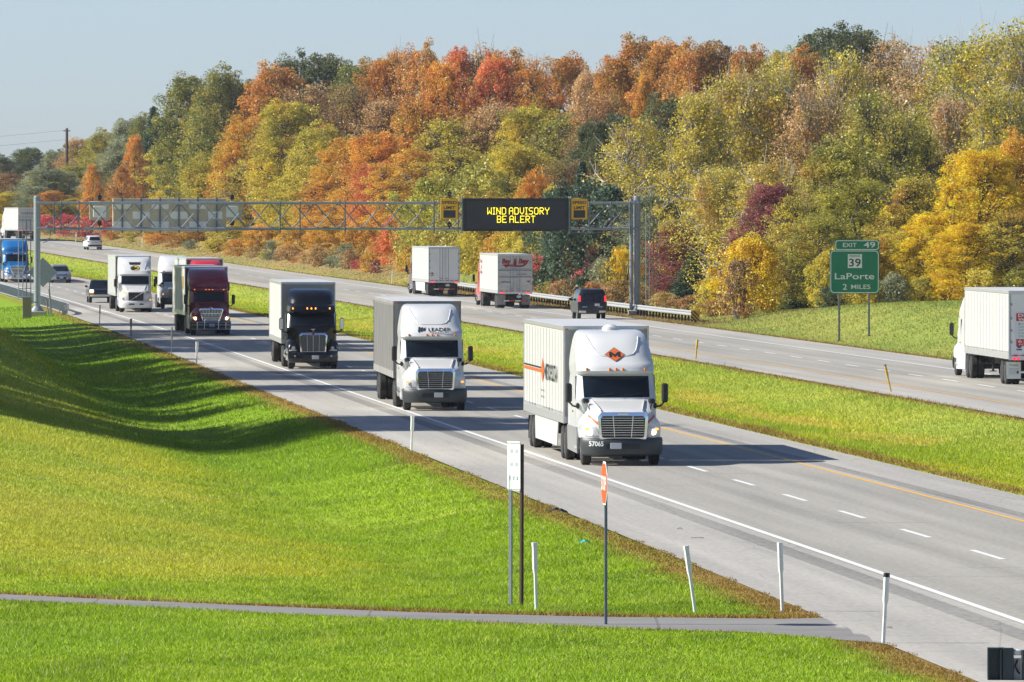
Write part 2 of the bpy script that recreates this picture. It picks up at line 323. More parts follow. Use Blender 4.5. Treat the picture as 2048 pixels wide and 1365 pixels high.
LEAF = {
 'orange': [(.15,.13,.025),(.36,.17,.025),(.48,.16,.02),(.54,.22,.025),(.52,.33,.03)], 'rust': [(.09,.11,.03),(.22,.15,.03),(.40,.14,.03),(.42,.19,.04),(.44,.30,.06)],
 'red': [(.16,.12,.03),(.36,.10,.03),(.46,.10,.035),(.50,.14,.04),(.52,.28,.05)], 'crimson': [(.14,.02,.03),(.33,.035,.06),(.42,.06,.09),(.40,.14,.08)],
 'yellow': [(.30,.22,.01),(.55,.32,.008),(.66,.36,.01),(.66,.40,.02)], 'gold': [(.15,.16,.03),(.35,.28,.03),(.48,.35,.04),(.56,.43,.10)],
 'olive': [(.07,.095,.02),(.18,.185,.03),(.27,.25,.03),(.38,.31,.05)], 'green': [(.04,.06,.02),(.09,.12,.03),(.15,.16,.03),(.24,.19,.04)],
 'darkgreen': [(.025,.04,.018),(.05,.075,.03),(.09,.11,.04),(.13,.13,.05)], 'conifer': [(.015,.035,.02),(.03,.06,.035),(.05,.085,.045),(.08,.11,.06)],
 'brown': [(.07,.055,.03),(.19,.11,.05),(.27,.16,.06),(.36,.20,.06)], 'tan': [(.12,.09,.05),(.30,.19,.09),(.38,.23,.10),(.46,.29,.13)],
 'lime': [(.09,.11,.02),(.20,.20,.03),(.28,.27,.03),(.42,.32,.03)], 'burgundy': [(.05,.02,.02),(.14,.035,.045),(.21,.055,.06),(.26,.10,.07)],
 'olivegold': [(.08,.11,.02),(.22,.22,.03),(.37,.30,.03),(.50,.35,.03),(.48,.25,.03)], 'orangegold': [(.13,.13,.02),(.36,.22,.025),(.50,.20,.025),(.52,.28,.03),(.56,.38,.04)],
 'greygreen': [(.06,.08,.05),(.13,.16,.09),(.19,.21,.12),(.26,.25,.14)],
}
LM = {k: leaf_mat(k+'_leaves', v, mixin={'conifer':.0,'darkgreen':.2,'greygreen':.25,'burgundy':.35,'crimson':.35,'yellow':.22,'green':.45,'orange':.6,'rust':.6,'red':.4,'orangegold':.7}.get(k, .8)) for k, v in LEAF.items()}
# ------------------------------------------------------------------ noise for turf colours
def vnoise(x, y, sc, seed=0):
    x = np.asarray(x)/sc+seed*17.3; y = np.asarray(y)/sc+seed*9.1; xi = np.floor(x); yi = np.floor(y); fx = x-xi; fy = y-yi
    def hsh(a, b): v = np.sin(a*127.1+b*311.7+seed*74.7)*43758.5453; return v-np.floor(v)
    fx = fx*fx*(3-2*fx); fy = fy*fy*(3-2*fy)
    return (hsh(xi, yi)*(1-fx)+hsh(xi+1, yi)*fx)*(1-fy)+(hsh(xi, yi+1)*(1-fx)+hsh(xi+1, yi+1)*fx)*fy
def fb(x, y, sc, seed=0): return .5*vnoise(x, y, sc, seed)+.3*vnoise(x, y, sc/2.1, seed+1)+.2*vnoise(x, y, sc/4.3, seed+2)
ACC = [(-40,166),(-25,164.5),(-10,162.8),(-6,160.2),(-2,157.4),(2,155.6),(5.0,154.6),(7.2,155.5),(8.2,157.5),(30,157.5)]   # far edge of the access road (x, y)
ACN = [(-40,163),(-25,161.8),(-10,160.0),(-6,157.2),(-2,154.0),(2,150.8),(4.3,149.6),(6.4,146.2),(7.4,143.4),(30,143.4)]
def acc_band(x): return np.interp(x, [a for a, _ in ACN], [b for _, b in ACN]), np.interp(x, [a for a, _ in ACC], [b for _, b in ACC])
def turf(x, y):
    x = np.asarray(x, float); y = np.asarray(y, float); u = x-XL(y); n1 = fb(x, y*.45, 5, 1); n2 = fb(x, y*.5, 1.3, 4); n3 = fb(x*.6, y*.18, 3.2, 8)
    def C(*c): return np.array(c)[None, :]
    def mixc(a, b, t): return a*(1-t[:, None])+b*t[:, None]
    green = C(.165,.25,.012); dk = C(.095,.165,.012); yel = C(.27,.285,.025); straw = C(.36,.30,.11); brown = C(.17,.105,.045); sage = C(.22,.27,.10)
    c = mixc(np.repeat(green, len(x), 0), dk, np.clip((.56-n2)*2.4, 0, 1)*.8); c = mixc(c, C(.26,.31,.07), sstep(.58,.8,fb(x, y*.5, .9, 12))*.45)
    left = u < -3.4; d = -3.4-u
    t = np.where(left, sstep(.38, .72, n1)*sstep(3.5, 9, d)*.85*sstep(158, 185, y)+sstep(5, 8, d)*.3*sstep(158, 185, y)*(1-sstep(350, 420, y)), 0); c = mixc(c, yel, np.clip(t, 0, 1))
    t = np.where(left, sstep(.55, .8, n3)*sstep(4, 8, d)*.3*sstep(158, 175, y), 0); c = mixc(c, straw, t)
    c = mixc(c, C(.115,.205,.008), np.where(left, (1-sstep(6.0, 9.5, d))*sstep(220, 300, y)*.75, 0)); c = mixc(c, C(.24,.28,.07), np.where(left, sstep(7, 10, d)*sstep(165, 190, y)*(.2+.5*n2), 0))  # ditch grass greener than the bank, its colour also deepened to darken the shadow
    t = np.where(left & (y < 156), sstep(.45, .75, n1)*.45, 0); c = mixc(c, C(.17,.27,.03), t)
    med = (u > 9.9) & (u < 21.9)
    c = mixc(c, yel, np.where(med, .25+.55*sstep(.35, .7, n1), 0)); c = mixc(c, straw, np.where(med, sstep(.52, .62, n3)*sstep(12.2, 13.6, u)*(1-sstep(16, 18, u))*(.25+.6*n2), 0))
    c = mixc(c, sage, np.where(med, sstep(15.5, 18.5, u)*(.25+.5*n2), 0))
    rt = u > 35
    c = mixc(c, sage, np.where(rt, .6, 0)); c = mixc(c, straw, np.where(rt, sstep(.42, .66, n1)*.75*(.3+.7*sstep(530, 640, y)), 0)); c = mixc(c, C(.205,.165,.10), np.where(rt & (y > 535), sstep(36.2, 38.5, u)*(.25+.55*sstep(775, 800, y)), 0)); c = mixc(c, C(.24,.14,.06), np.where(rt & (y > 535), sstep(.5, .7, n2)*sstep(36.5, 39, u)*.5*sstep(770, 800, y), 0)); c = mixc(c, C(.15,.10,.05), np.where(rt & (y > 545) & (y < 765), (1-sstep(38.2, 39.6, u))*.85, 0))  # last mix: dead-grass strip under the guardrail, darkened to paint in the rail's shade
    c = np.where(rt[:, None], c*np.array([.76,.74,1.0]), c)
    e = np.minimum.reduce([np.where(left, d, 99), np.where(med, np.minimum(u-9.9, (21.9-u)*1.2), 99), np.where(rt, (u-35)*.8, 99)])
    a0, a1 = acc_band(x); near = np.where(u < -2, np.minimum(np.abs(y-a0)+.5, np.abs(y-a1)), 99); e = np.minimum(e, near*1.1)
    c = mixc(c, brown, np.clip(1-sstep(.3, 1.25, e*(.55+.9*n2)), 0, 1)*.95)
    return np.clip(c*np.array([1.68,1.62,.85]), 0, 1)
# ------------------------------------------------------------------ ground, roads, markings
def grid_obj(name, P, nr, nc, m, cols=None, uv=None, kind='structure'):
    me = bpy.data.meshes.new(name); me.vertices.add(nr*nc); me.vertices.foreach_set('co', P.reshape(-1))
    i, j = np.meshgrid(np.arange(nr-1), np.arange(nc-1), indexing='ij'); q = (i*nc+j).ravel(); F4 = np.stack([q, q+1, q+nc+1, q+nc], 1)
    me.loops.add(F4.size); me.loops.foreach_set('vertex_index', F4.ravel().astype(np.int32)); me.polygons.add(len(F4))
    me.polygons.foreach_set('loop_start', np.arange(0, F4.size, 4, dtype=np.int32)); me.polygons.foreach_set('loop_total', np.full(len(F4), 4, np.int32))
    me.update(calc_edges=True); me.validate(); me.polygons.foreach_set('use_smooth', [True]*len(F4))
    if cols is not None: at = me.attributes.new('col', 'FLOAT_COLOR', 'POINT'); at.data.foreach_set('color', np.concatenate([cols, np.ones((len(cols), 1))], 1).astype(np.float32).ravel())
    if uv is not None: l = me.uv_layers.new(name='uv'); l.data.foreach_set('uv', uv[F4.ravel()].astype(np.float32).ravel())
    me.materials.append(m); o = bpy.data.objects.new(name, me); COL.objects.link(o); o['kind'] = kind; return o
us = np.unique(np.concatenate([np.array([-1600,-900,-500,-260,-140,-90,-65,-50,-42]), np.arange(-36, -3.39, .8), [-3.4,-3.1], np.linspace(-2, 8.5, 5), [9.6,9.9], np.arange(10.5, 21.9, .8), [21.9,22.2], np.linspace(24, 33, 4), [34.7,35.0], np.arange(35.4, 50, .8), np.arange(52, 80, 3), [85,95,110,130,160,220,350,600,1000,1700]]))
ysr = np.concatenate([[-300,-100,0,60,100,120], np.arange(126, 330, 1.2), np.arange(330, 660, 2.5), np.arange(660, 1100, 7), np.arange(1100, 1500, 20), [1550,1650,1800,2000,2300,2600]])
YY, UU = np.meshgrid(ysr, us, indexing='ij'); XX = XL(YY)+UU
ZZ = G(XX, YY)
a0, a1 = acc_band(XX); inacc = (YY > a0-.4) & (YY < a1+.4) & (UU < -3.0); ZZ = np.where(inacc, ZZ-.03, ZZ)
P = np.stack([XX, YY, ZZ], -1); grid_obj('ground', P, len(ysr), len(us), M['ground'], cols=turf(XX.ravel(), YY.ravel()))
yr = np.concatenate([np.arange(60, 700, 4.0), np.arange(700, 1500, 8.0)])
def strip(name, u0, u1, m, lift, ys=None, n=3, kind='structure'):
    ys = yr if ys is None else ys; uu = np.linspace(u0, u1, n); Yg, Ug = np.meshgrid(ys, uu, indexing='ij')
    Pg = np.stack([XL(Yg)+Ug, Yg, E_(Yg)+lift], -1)
    return grid_obj(name, Pg, len(ys), n, m, uv=np.stack([Ug.ravel(), Yg.ravel()], 1), kind=kind)
strip('road', -.02, 7.45, M['asphalt'], 0.0); strip('road_shoulder', -3.4, -.02, M['shoulderL'], -.002); strip('road_shoulder', 7.45, 9.9, M['shoulderLi'], -.002)
strip('road', 24.45, 32.05, M['asphalt'], 0.0); strip('road_shoulder', 21.9, 24.45, M['shoulderR'], -.002); strip('road_shoulder', 32.05, 35.0, M['shoulderR'], -.002)
strip('road_marking', .02, .19, M['mark_white'], .006, n=2); strip('road_marking', 7.2, 7.36, M['mark_yellow'], .006, n=2)
strip('road_marking', 24.55, 24.71, M['mark_yellow'], .006, n=2); strip('road_marking', 31.85, 32.0, M['mark_white'], .006, n=2)
def dashes(name, u, y0, step, n):
    mb = MB()
    for k in range(n):
        a = y0+k*step; b = a+5.0; vs = []
        for y in (a, b):
            for q in (-.075, .075): vs.append((float(XL(y))+u+q, y, float(E_(y))+.006))
        mb.add(vs, [(0, 1, 3, 2)])
    o = mb.build(name, M['mark_white'], smooth=False); o['kind'] = 'structure'
dashes('road_marking', 3.63, 132.5, 11.98, 72); dashes('road_marking', 28.3, 216.0, 11.42, 72)
xs = np.concatenate([np.linspace(-40, 4, 45), np.linspace(4.3, 9.2, 22)]); rows = []
for t in np.linspace(0, 1, 5):
    a0, a1 = acc_band(xs); y = a0+(a1-a0)*t; u = xs-XL(y); over = np.maximum(0, u+3.36); x = xs-over
    rows.append(np.stack([x, y, np.where(x-XL(y) < -3.36, (G(x, y)+.006)*(1-sstep(-4.8, -3.4, x-XL(y)))-.004*sstep(-4.8, -3.4, x-XL(y)), -.004)], -1))
Pa = np.stack(rows, 0); grid_obj('access_road', Pa, 5, len(xs), M['access'], uv=np.stack([Pa[..., 1].ravel(), Pa[..., 0].ravel()], 1))
# ------------------------------------------------------------------ grass blades
def blades(name, label, regions):
    px, py = [], []
    for (ulo, uhi, ylo, yhi, dens) in regions:
        n = int((uhi-ulo)*(yhi-ylo)*dens); uu = rng.uniform(ulo, uhi, n); yy = rng.uniform(ylo, yhi, n); px.append(XL(yy)+uu); py.append(yy)
    x = np.concatenate(px); y = np.concatenate(py); sx = 1024+F*x/y; k = (sx > -60) & (sx < 2110); a0, a1 = acc_band(x); u = x-XL(y)
    k &= ~((y > a0-.05) & (y < a1+.05) & (u < -3)); x, y = x[k], y[k]; n = len(x); u = x-XL(y); x = x+np.where((u > -4.4) & (u < -3.4), .3*(vnoise(y, u*0, 1.4, 21)-.35)*(1+(u+3.4)), 0); u = x-XL(y); z = np.where((u > -3.4) & (u < 0), -.002, G(x, y))
    c = turf(np.minimum(x, XL(y)-3.45) if 'lawn' in label else x, y)*rng.uniform(.62, 1.45, (n, 1)); t = rng.random(n) < .10; c[t] = c[t]*.4+np.array([.42,.43,.24])*.6; tall = rng.random(n) < .012  # some blades coloured paler to imitate sun glints
    sc = np.sqrt(y/150.0)*np.where(y > 620, 1.6, 1); h = np.where(tall, 1.5, 1.0)*np.where((u > -4.2) & (u < -3), .5, 1.0)*rng.uniform(.03, .09, n)*(.6+.8*vnoise(x, y, 2.5, 3))*(1+.5*(y > 250)); w = rng.uniform(.007, .015, n)*sc; az = rng.uniform(0, 2*np.pi, n); ln = rng.uniform(.2, 1.3, n)*h; la = rng.uniform(0, 2*np.pi, n)
    dx, dy = np.cos(az)*w, np.sin(az)*w; V = np.empty((n, 3, 3), np.float32)
    V[:, 0] = np.stack([x-dx, y-dy, z-.01], 1); V[:, 1] = np.stack([x+dx, y+dy, z-.01], 1); V[:, 2] = np.stack([x+np.cos(la)*ln, y+np.sin(la)*ln, z+h], 1)
    me = bpy.data.meshes.new(name); me.vertices.add(3*n); me.vertices.foreach_set('co', V.ravel()); me.loops.add(3*n); me.loops.foreach_set('vertex_index', np.arange(3*n, dtype=np.int32))
    me.polygons.add(n); me.polygons.foreach_set('loop_start', np.arange(0, 3*n, 3, dtype=np.int32)); me.polygons.foreach_set('loop_total', np.full(n, 3, np.int32)); me.update(calc_edges=True)
    at = me.attributes.new('col', 'FLOAT_COLOR', 'POINT'); at.data.foreach_set('color', np.concatenate([np.repeat(c, 3, 0), np.ones((3*n, 1))], 1).astype(np.float32).ravel())
    me.materials.append(M['blade']); o = bpy.data.objects.new(name, me); COL.objects.link(o); tag(o, label, 'grass', kind='stuff'); print(name, n)
blades('grass', 'green and yellowing grass on the roadside bank and lawn', [(-32,-3.45,116,160,460),(-32,-3.45,158,215,320),(-34,-3.45,215,300,150),(-30,-3.45,300,460,50),(-16,-3.45,460,640,12)])
blades('grass', 'yellow green grass with straw patches on the median strip', [(9.95,21.85,190,290,110),(9.95,21.85,290,420,60),(9.95,21.85,420,640,20),(9.95,21.85,640,1000,7)])
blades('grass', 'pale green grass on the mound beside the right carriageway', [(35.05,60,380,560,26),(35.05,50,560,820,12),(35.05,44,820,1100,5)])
# ------------------------------------------------------------------ vehicles
class Body:                                    # closed body lofted through plan sections: (z, y_front, y_back, half width, front curve)
    def __init__(s, lv, p=4.0, rearc=0.0): s.lv = lv; s.z = [l[0] for l in lv]; s.p = p; s.rc = rearc
    def at(s, z, i): return float(np.interp(z, s.z, [l[i] for l in s.lv]))
    def yf(s, x, z): w = s.at(z, 3); return s.at(z, 1)+s.at(z, 4)*min(1, abs(x)/w)**s.p
    def yb(s, x, z): w = s.at(z, 3); return s.at(z, 2)-s.rc*min(1, abs(x)/w)**s.p
    def add(s, mb, sub=1):
        lv = []
        for i in range(len(s.lv)-1):
            for k in range(sub): t = k/sub; lv.append(tuple(a*(1-t)+b*t for a, b in zip(s.lv[i], s.lv[i+1])))
        lv.append(s.lv[-1]); ts = [-1,-.96,-.88,-.75,-.6,-.4,-.2,0,.2,.4,.6,.75,.88,.96,1]; rings = []
        for (z, yf, yb, w, c) in lv:
            r = [(w*t, yf+c*abs(t)**s.p, z) for t in ts]
            r += [(w*t, yb-s.rc*abs(t)**s.p, z) for t in reversed(ts)]
            rings.append(r)
        mb.loft(rings); return mb
    def front(s, mb, q, off=.012, nu=10, nv=6): return mb.patch(lambda x, z: (x, s.yf(x, z)-off, z), q, nu, nv)
    def back(s, mb, q, off=.012, nu=8, nv=5): return mb.patch(lambda x, z: (x, s.yb(x, z)+off, z), [q[1], q[0], q[3], q[2]], nu, nv)
    def side(s, mb, sg, q, off=.01):           # q: four (y,z)
        return mb.patch(lambda y, z: (sg*(s.at(z, 3)+off), y, z), q if sg < 0 else [q[1], q[0], q[3], q[2]], 5, 4)
def wheel(par, x, y, r=.51, w=.28, name='wheel', rimside=0, dual=False):
    mb = MB(); W2 = w/2
    prof = [(-W2, r*.62), (-W2, r*.9), (-W2*.8, r), (W2*.8, r), (W2, r*.9), (W2, r*.62)]
    if dual: prof = [(-W2, r*.62), (-W2, r*.92), (-W2*.88, r), (-W2*.16, r), (-W2*.1, r*.86), (W2*.1, r*.86), (W2*.16, r), (W2*.88, r), (W2, r*.92), (W2, r*.62)]
    mb.lathe(prof, (x, y, r), 'x', 22); o = mb.build(name, M['rubber'], par)
    m2 = MB(); s = 1 if x > 0 else -1
    m2.lathe([(s*(W2-.06), r*.63), (s*(W2+.004), r*.62), (s*(W2-.03), r*.5), (s*(W2-.05 if not dual else W2-.12), r*.3), (s*(W2+.02 if not dual else W2-.02), r*.22), (s*(W2+.03 if not dual else W2-.01), .01)], (x, y, r), 'x', 18)
    m2.build('rim', M['rim'], o); return o
CAB = [(.45,2.35,5.6,1.17,.10),(1.0,2.28,5.6,1.20,.2),(1.93,2.10,5.6,1.20,.30),(2.66,2.60,5.6,1.14,.34),(2.70,2.46,5.6,1.15,.34),(2.78,2.40,5.6,1.16,.34),(2.93,2.50,5.6,1.17,.38),(3.10,2.78,5.6,1.16,.42),(3.40,3.15,5.6,1.12,.46),(3.70,3.62,5.6,1.06,.50),(3.86,4.02,5.6,1.01,.5),(3.95,4.5,5.6,.94,.4),(3.985,5.1,5.6,.84,.2)]
CABP = [(.45,2.35,5.3,1.12,.10),(1.0,2.28,5.3,1.14,.2),(1.95,2.15,5.3,1.14,.28),(2.60,2.55,5.3,1.10,.30),(2.64,2.30,5.3,1.12,.3),(2.72,2.22,5.3,1.14,.30),(2.98,2.30,5.3,1.13,.34),(3.06,2.60,5.3,1.08,.4),(3.10,2.75,5.3,1.06,.5),(3.40,2.98,5.3,1.07,.55),(3.62,3.3,5.3,1.03,.6),(3.74,3.7,5.3,.95,.5),(3.80,4.4,5.3,.82,.3)]
CABI = [(.45,2.35,5.6,1.17,.10),(1.0,2.28,5.6,1.19,.2),(1.93,2.10,5.6,1.19,.30),(2.62,2.58,5.6,1.13,.34),(2.68,2.44,5.6,1.12,.34),(2.78,2.46,5.6,1.14,.3),(2.90,2.9,5.6,1.17,.2),(3.10,2.92,5.6,1.20,.30),(3.35,3.05,5.6,1.20,.42),(3.65,3.5,5.6,1.17,.5),(3.88,4.0,5.6,1.12,.5),(3.97,4.6,5.6,1.05,.4),(4.0,5.1,5.6,.95,.2)]
CABV = [(.45,2.15,5.6,1.17,.10),(1.0,2.1,5.6,1.19,.2),(1.95,2.0,5.6,1.19,.25),(2.66,2.32,5.6,1.17,.28),(2.70,2.22,5.6,1.17,.28),(2.78,2.2,5.6,1.18,.28),(3.02,2.42,5.6,1.19,.30),(3.08,2.62,5.6,1.19,.28),(3.45,3.1,5.6,1.18,.4),(3.85,3.75,5.6,1.16,.4),(3.98,4.3,5.6,1.13,.3),(4.02,5.1,5.6,1.08,.2)]
HOOD = [(.80,.24,2.3,1.16,.42),(1.10,.22,2.3,1.18,.46),(1.30,.26,2.3,1.14,.44),(1.45,.34,2.3,1.03,.38),(1.58,.48,2.3,.93,.3),(1.66,.75,2.3,.90,.24),(1.76,1.2,2.3,.90,.18),(1.93,2.05,2.3,.92,.08)]
HOODP = [(.80,.62,2.3,1.02,.35),(1.0,.55,2.3,1.00,.35),(1.3,.42,2.3,.84,.3),(1.5,.36,2.3,.72,.22),(1.68,.34,2.3,.67,.16),(1.74,.50,2.3,.66,.12),(1.86,1.25,2.3,.78,.1),(1.95,2.1,2.3,.9,.08)]
def semi(label, loc, rz, sp, group):
    t = thing('semi_truck', label, 'semi truck', loc, rz, group); paint = M[sp['paint']]; st = sp['style']
    bm = M[sp.get('bumper', 'bumper')]
    body = Body({'C': CAB, 'P': CABP, 'I': CABI, 'V': CABV}[st]); hood = Body(HOODP if st == 'P' else HOOD); pet = st == 'P'
    yb = body.lv[0][2]; mb = MB(); body.add(mb, 2)
    def sf(x, z, o=.0): return (x, body.yf(x, z)-o, z)
    if st == 'C':
        ln = [(-.80,3.84),(-.70,3.6),(-.58,3.36),(-.50,3.27),(-.38,3.225),(.38,3.225),(.55,3.27),(.66,3.38),(.74,3.6),(.80,3.84)]
        mb.tube([sf(a[0]+(b[0]-a[0])*k/5, a[1]+(b[1]-a[1])*k/5, -.004) for a, b in zip(ln, ln[1:]) for k in range(5)], .022, 5)
        if sp.get('dome'): mb.lathe([(0,.26),(.08,.24),(.15,.15),(.18,.02)], (.05, 5.2, 3.98), 'z', 16)
    if st == 'I':
        for s in (-1, 1): mb.tube([sf(s*a, z) for a, z in ((.95,3.86),(.82,3.55),(.6,3.28),(.25,3.13),(0,3.1))], .025, 5)
    if st == 'V':
        for s in (-1, 1): mb.tube([sf(s*a, z) for a, z in ((.98,3.9),(.86,3.5),(.72,3.12))], .03, 5)
    cab = mb.build('cab', paint, t, ang=28)
    # glass
    wq = {'C': (.99,1.0,2.0,2.63), 'P': (.98,.97,2.0,2.57), 'I': (.95,.92,2.0,2.58), 'V': (1.0,1.0,2.02,2.63)}[st]
    mb = MB(); body.front(mb, [(-wq[0],wq[2]),(wq[0],wq[2]),(wq[1],wq[3]),(-wq[1],wq[3])], .014, 16, 6); ws = mb.build('windshield', M['glass'], t, ang=60)
    mb = MB()
    for x0, x1 in ((-.75, -.12), (.1, .72)): mb.tube([sf(x0, wq[2]+.03, .03), sf(x1, wq[2]+.09, .03)], .014, 4)
    mb.build('wiper', M['plastic'], ws)
    for s in (-1, 1):
        mb = MB(); body.side(mb, s, [(2.75,1.95),(3.6,1.95),(3.6,2.55),(2.95,2.55)]); mb.build('side_window', M['glass'], t)
        mb = MB(); mb.poly([(2.7,1.0),(3.72,1.0),(3.72,2.66),(2.9,2.66)], (s*(1.20), 0, 0), (0,1,0), (0,0,1), .008 if s > 0 else -.008); mb.m = 1; mb.box((s*1.22, 3.6, 1.55), (.03,.16,.04)); mb.build('door', [paint, M['plastic']], t)
    # hood and fenders
    mb = MB(); hood.add(mb, 2)
    if pet:
        for s in (-1, 1):
            Body([(.72,.50,2.0,.20,.1),(.95,.42,2.1,.23,.14),(1.12,.46,2.1,.235,.2),(1.28,.62,2.0,.21,.25),(1.38,.85,1.8,.15,.25),(1.42,1.1,1.5,.08,.1)], 2.5).add(mbs := MB(), 2); mb.add([(x+s*.98, y, z) for x, y, z in mbs.v], mbs.f)
    else:
        for s in (-1, 1): mb.tube([(s*.62, .6, 1.64), (s*.70, 1.2, 1.78), (s*.80, 2.0, 1.94)], [.02,.025,.02], 5)
    mb.build('hood', paint, t, ang=30)
    # grille
    if st in 'C':
        mb = MB(); mb.poly([(-.64,.86),(.64,.86),(.66,1.44),(.6,1.5),(-.6,1.5),(-.66,1.44)], (0,.14,0), (1,0,0), (0,0,1), -.25); g = mb.build('grille', M['plastic'], t, smooth=False)
        mb = MB(); out = [(-.70,.82),(-.62,.765),(.62,.765),(.70,.82),(.755,1.46),(.64,1.60),(-.64,1.60),(-.755,1.46)]; inn = [(-.635,.88),(-.58,.84),(.58,.84),(.635,.88),(.665,1.42),(.60,1.485),(-.60,1.485),(-.665,1.42)]
        A = [(x, .10, z) for x, z in out]; B = [(x, .085, z) for x, z in inn]; Cc = [(x, .2, z) for x, z in inn]; D = [(x, .34, z) for x, z in out]; mb.loft([D, A, B, Cc], cap=False)
        mb.m = 0; mb.bbox((0,.085,1.545), (.30,.02,.05), .02); mb.build('grille_frame', M['chrome'], g)
        mb = MB()
        for k in range(8): mb.box((0, .12, .92+.072*k), (1.27,.03,.012))
        for s in (-1, 1): mb.tube([(s*.25,.1,.86),(s*.30,.1,1.49)], .018, 5)
        mb.build('grille_bar', M['chrome'], g)
    elif pet:
        mb = MB(); mb.poly([(-.58,.84),(.58,.84),(.60,1.58),(.5,1.63),(-.5,1.63),(-.60,1.58)], (0,.27,0), (1,0,0), (0,0,1), -.3); g = mb.build('grille', mat('grille_mesh', (.13,.13,.12), .5, .4, var=.5, scale=60), t, smooth=False)
        mb = MB(); out = [(-.60,.78),(.60,.78),(.68,1.6),(.56,1.71),(.2,1.72),(0,1.66),(-.2,1.72),(-.56,1.71),(-.68,1.6)]; inn = [(-.55,.835),(.55,.835),(.605,1.56),(.5,1.63),(.2,1.63),(0,1.59),(-.2,1.63),(-.5,1.63),(-.605,1.56)]
        mb.loft([[(x,.5,z) for x, z in out], [(x,.24,z) for x, z in out], [(x,.22,z) for x, z in inn], [(x,.3,z) for x, z in inn]], cap=False)
        for x in (-.28, 0, .28): mb.tube([(x,.25,.84),(x*1.05,.25,1.62)], .014, 5)
        mb.box((0,.5,1.83), (.03,.25,.1)); mb.box((0,.5,1.89), (.2,.06,.03)); mb.build('grille_frame', M['chrome'], g)
        mb = MB(); mb.lathe([(-.03,.05),(-.02,.055),(0,.055)], (0,.235,1.655), 'y', 14); mb.build('badge', M['text_red'], g)
    elif st == 'I':
        mb = MB(); mb.poly([(-.5,.88),(.5,.88),(.66,1.5),(-.66,1.5)], (0,.15,0), (1,0,0), (0,0,1), -.25); g = mb.build('grille', M['plastic'], t, smooth=False)
        mb = MB(); out = [(-.50,.80),(.50,.80),(.60,1.1),(.74,1.54),(.62,1.6),(-.62,1.6),(-.74,1.54),(-.60,1.1)]; inn = [(-.44,.875),(.44,.875),(.54,1.14),(.655,1.49),(.58,1.52),(-.58,1.52),(-.655,1.49),(-.54,1.14)]
        mb.loft([[(x,.4,z) for x, z in out], [(x,.10,z) for x, z in out], [(x,.09,z) for x, z in inn], [(x,.2,z) for x, z in inn]], cap=False)
        for z0, z1, w in ((1.32,1.5,.60),(1.14,1.29,.54),(.9,1.02,.44)):
            n = 13
            for k in range(n): x = -w+2*w*(k+.5)/n; mb.box((x,.125,(z0+z1)/2), (.028,.02,z1-z0))
        for z, w in ((1.305,.6),(1.08,.52)): mb.box((0,.11,z), (2*w,.03,.035))
        mb.lathe([(-.05,.03),(-.02,.085),(0,.09)], (0,.11,1.6), 'y', 12); mb.build('grille_frame', M['chrome'], g)
        mb = MB()                               # bull bar
        for z in (.78,.62,.36): mb.tube([(-1.16,.25,z),(-.9,-.12,z),(-.4,-.2,z),(.4,-.2,z),(.9,-.12,z),(1.16,.25,z)], .028, 6)
        for x in (-.86,-.42,.42,.86): mb.tube([(x,-.17,.36),(x,-.19,.80 if abs(x) < .5 else .78)], .03, 6)
        mb.tube([(-.42,-.2,.78),(-.4,-.18,1.0)], .028, 6); mb.tube([(.42,-.2,.78),(.4,-.18,1.0)], .028, 6)
        mb.build('bull_bar', M['chrome'], t)
    elif st == 'V':
        mb = MB(); mb.poly([(-.52,.80),(.52,.80),(.56,1.46),(-.56,1.46)], (0,.15,0), (1,0,0), (0,0,1), -.3); g = mb.build('grille', M['plastic'], t, smooth=False)
        mb = MB(); mb.tube([(-.46,.14,.84),(.48,.14,1.44)], .02, 5); mb.lathe([(-.02,.05),(0,.06)], (0,.13,1.14), 'y', 12)
        for s in (-1, 1): mb.box((s*.57,.16,1.12), (.03,.06,.7))
        mb.build('grille_bar', M['alu'], g)
    # bumper
    mb = MB(); bl = [(.30,.14,.85,1.10,.35),(.35,.04,.85,1.2,.5),(.58,.0,.85,1.22,.5),(.76,.03,.85,1.22,.46),(.84,.10,.85,1.20,.42)]
    if pet: bl = [(.30,.2,.85,1.12,.3),(.36,.1,.85,1.18,.4),(.6,.08,.85,1.19,.4),(.78,.12,.85,1.17,.36),(.82,.2,.85,1.1,.3)]
    bp = Body(bl); bp.add(mb, 2); mb.m = 1
    for a, b, z0, z1 in ((-.52,.52,.5,.66),) if st != 'V' else ((-.55,-.1,.54,.64),(.12,.55,.54,.64)): bp.front(mb, [(a,z0),(b,z0),(b-.03,z1),(a+.03,z1)], .006, 8, 2)
    bo = mb.build('bumper', [bm, M['plastic']], t)
    px = {'C': -.22, 'P': .1, 'I': .05, 'V': .08}[st] if sp.get('platex') is None else sp['platex']
    mb = MB(); mb.bbox((px,bp.yf(px,.58)-.015,.60 if not pet else .56), (.33,.015,.18), .01); mb.build('licence_plate', M['plate'], bo)
    if sp.get('number'): mb = MB(); add_text(mb, sp['number'], (-.82,0,.66), (1,0,0), (0,0,1), .42, .15, .02, fn=lambda a, b: (a-.80, bp.yf(a-.80, b+.66)-.012, b+.66)); mb.build('lettering', M['text_white'], bo)
    if pet:
        for s in (-1, 1): mb = MB(); mb.lathe([(-.02,.05),(.02,.055)], (s*.86,.20,.62), 'y', 10); mb.build('fog_lamp', M['lens'], bo)
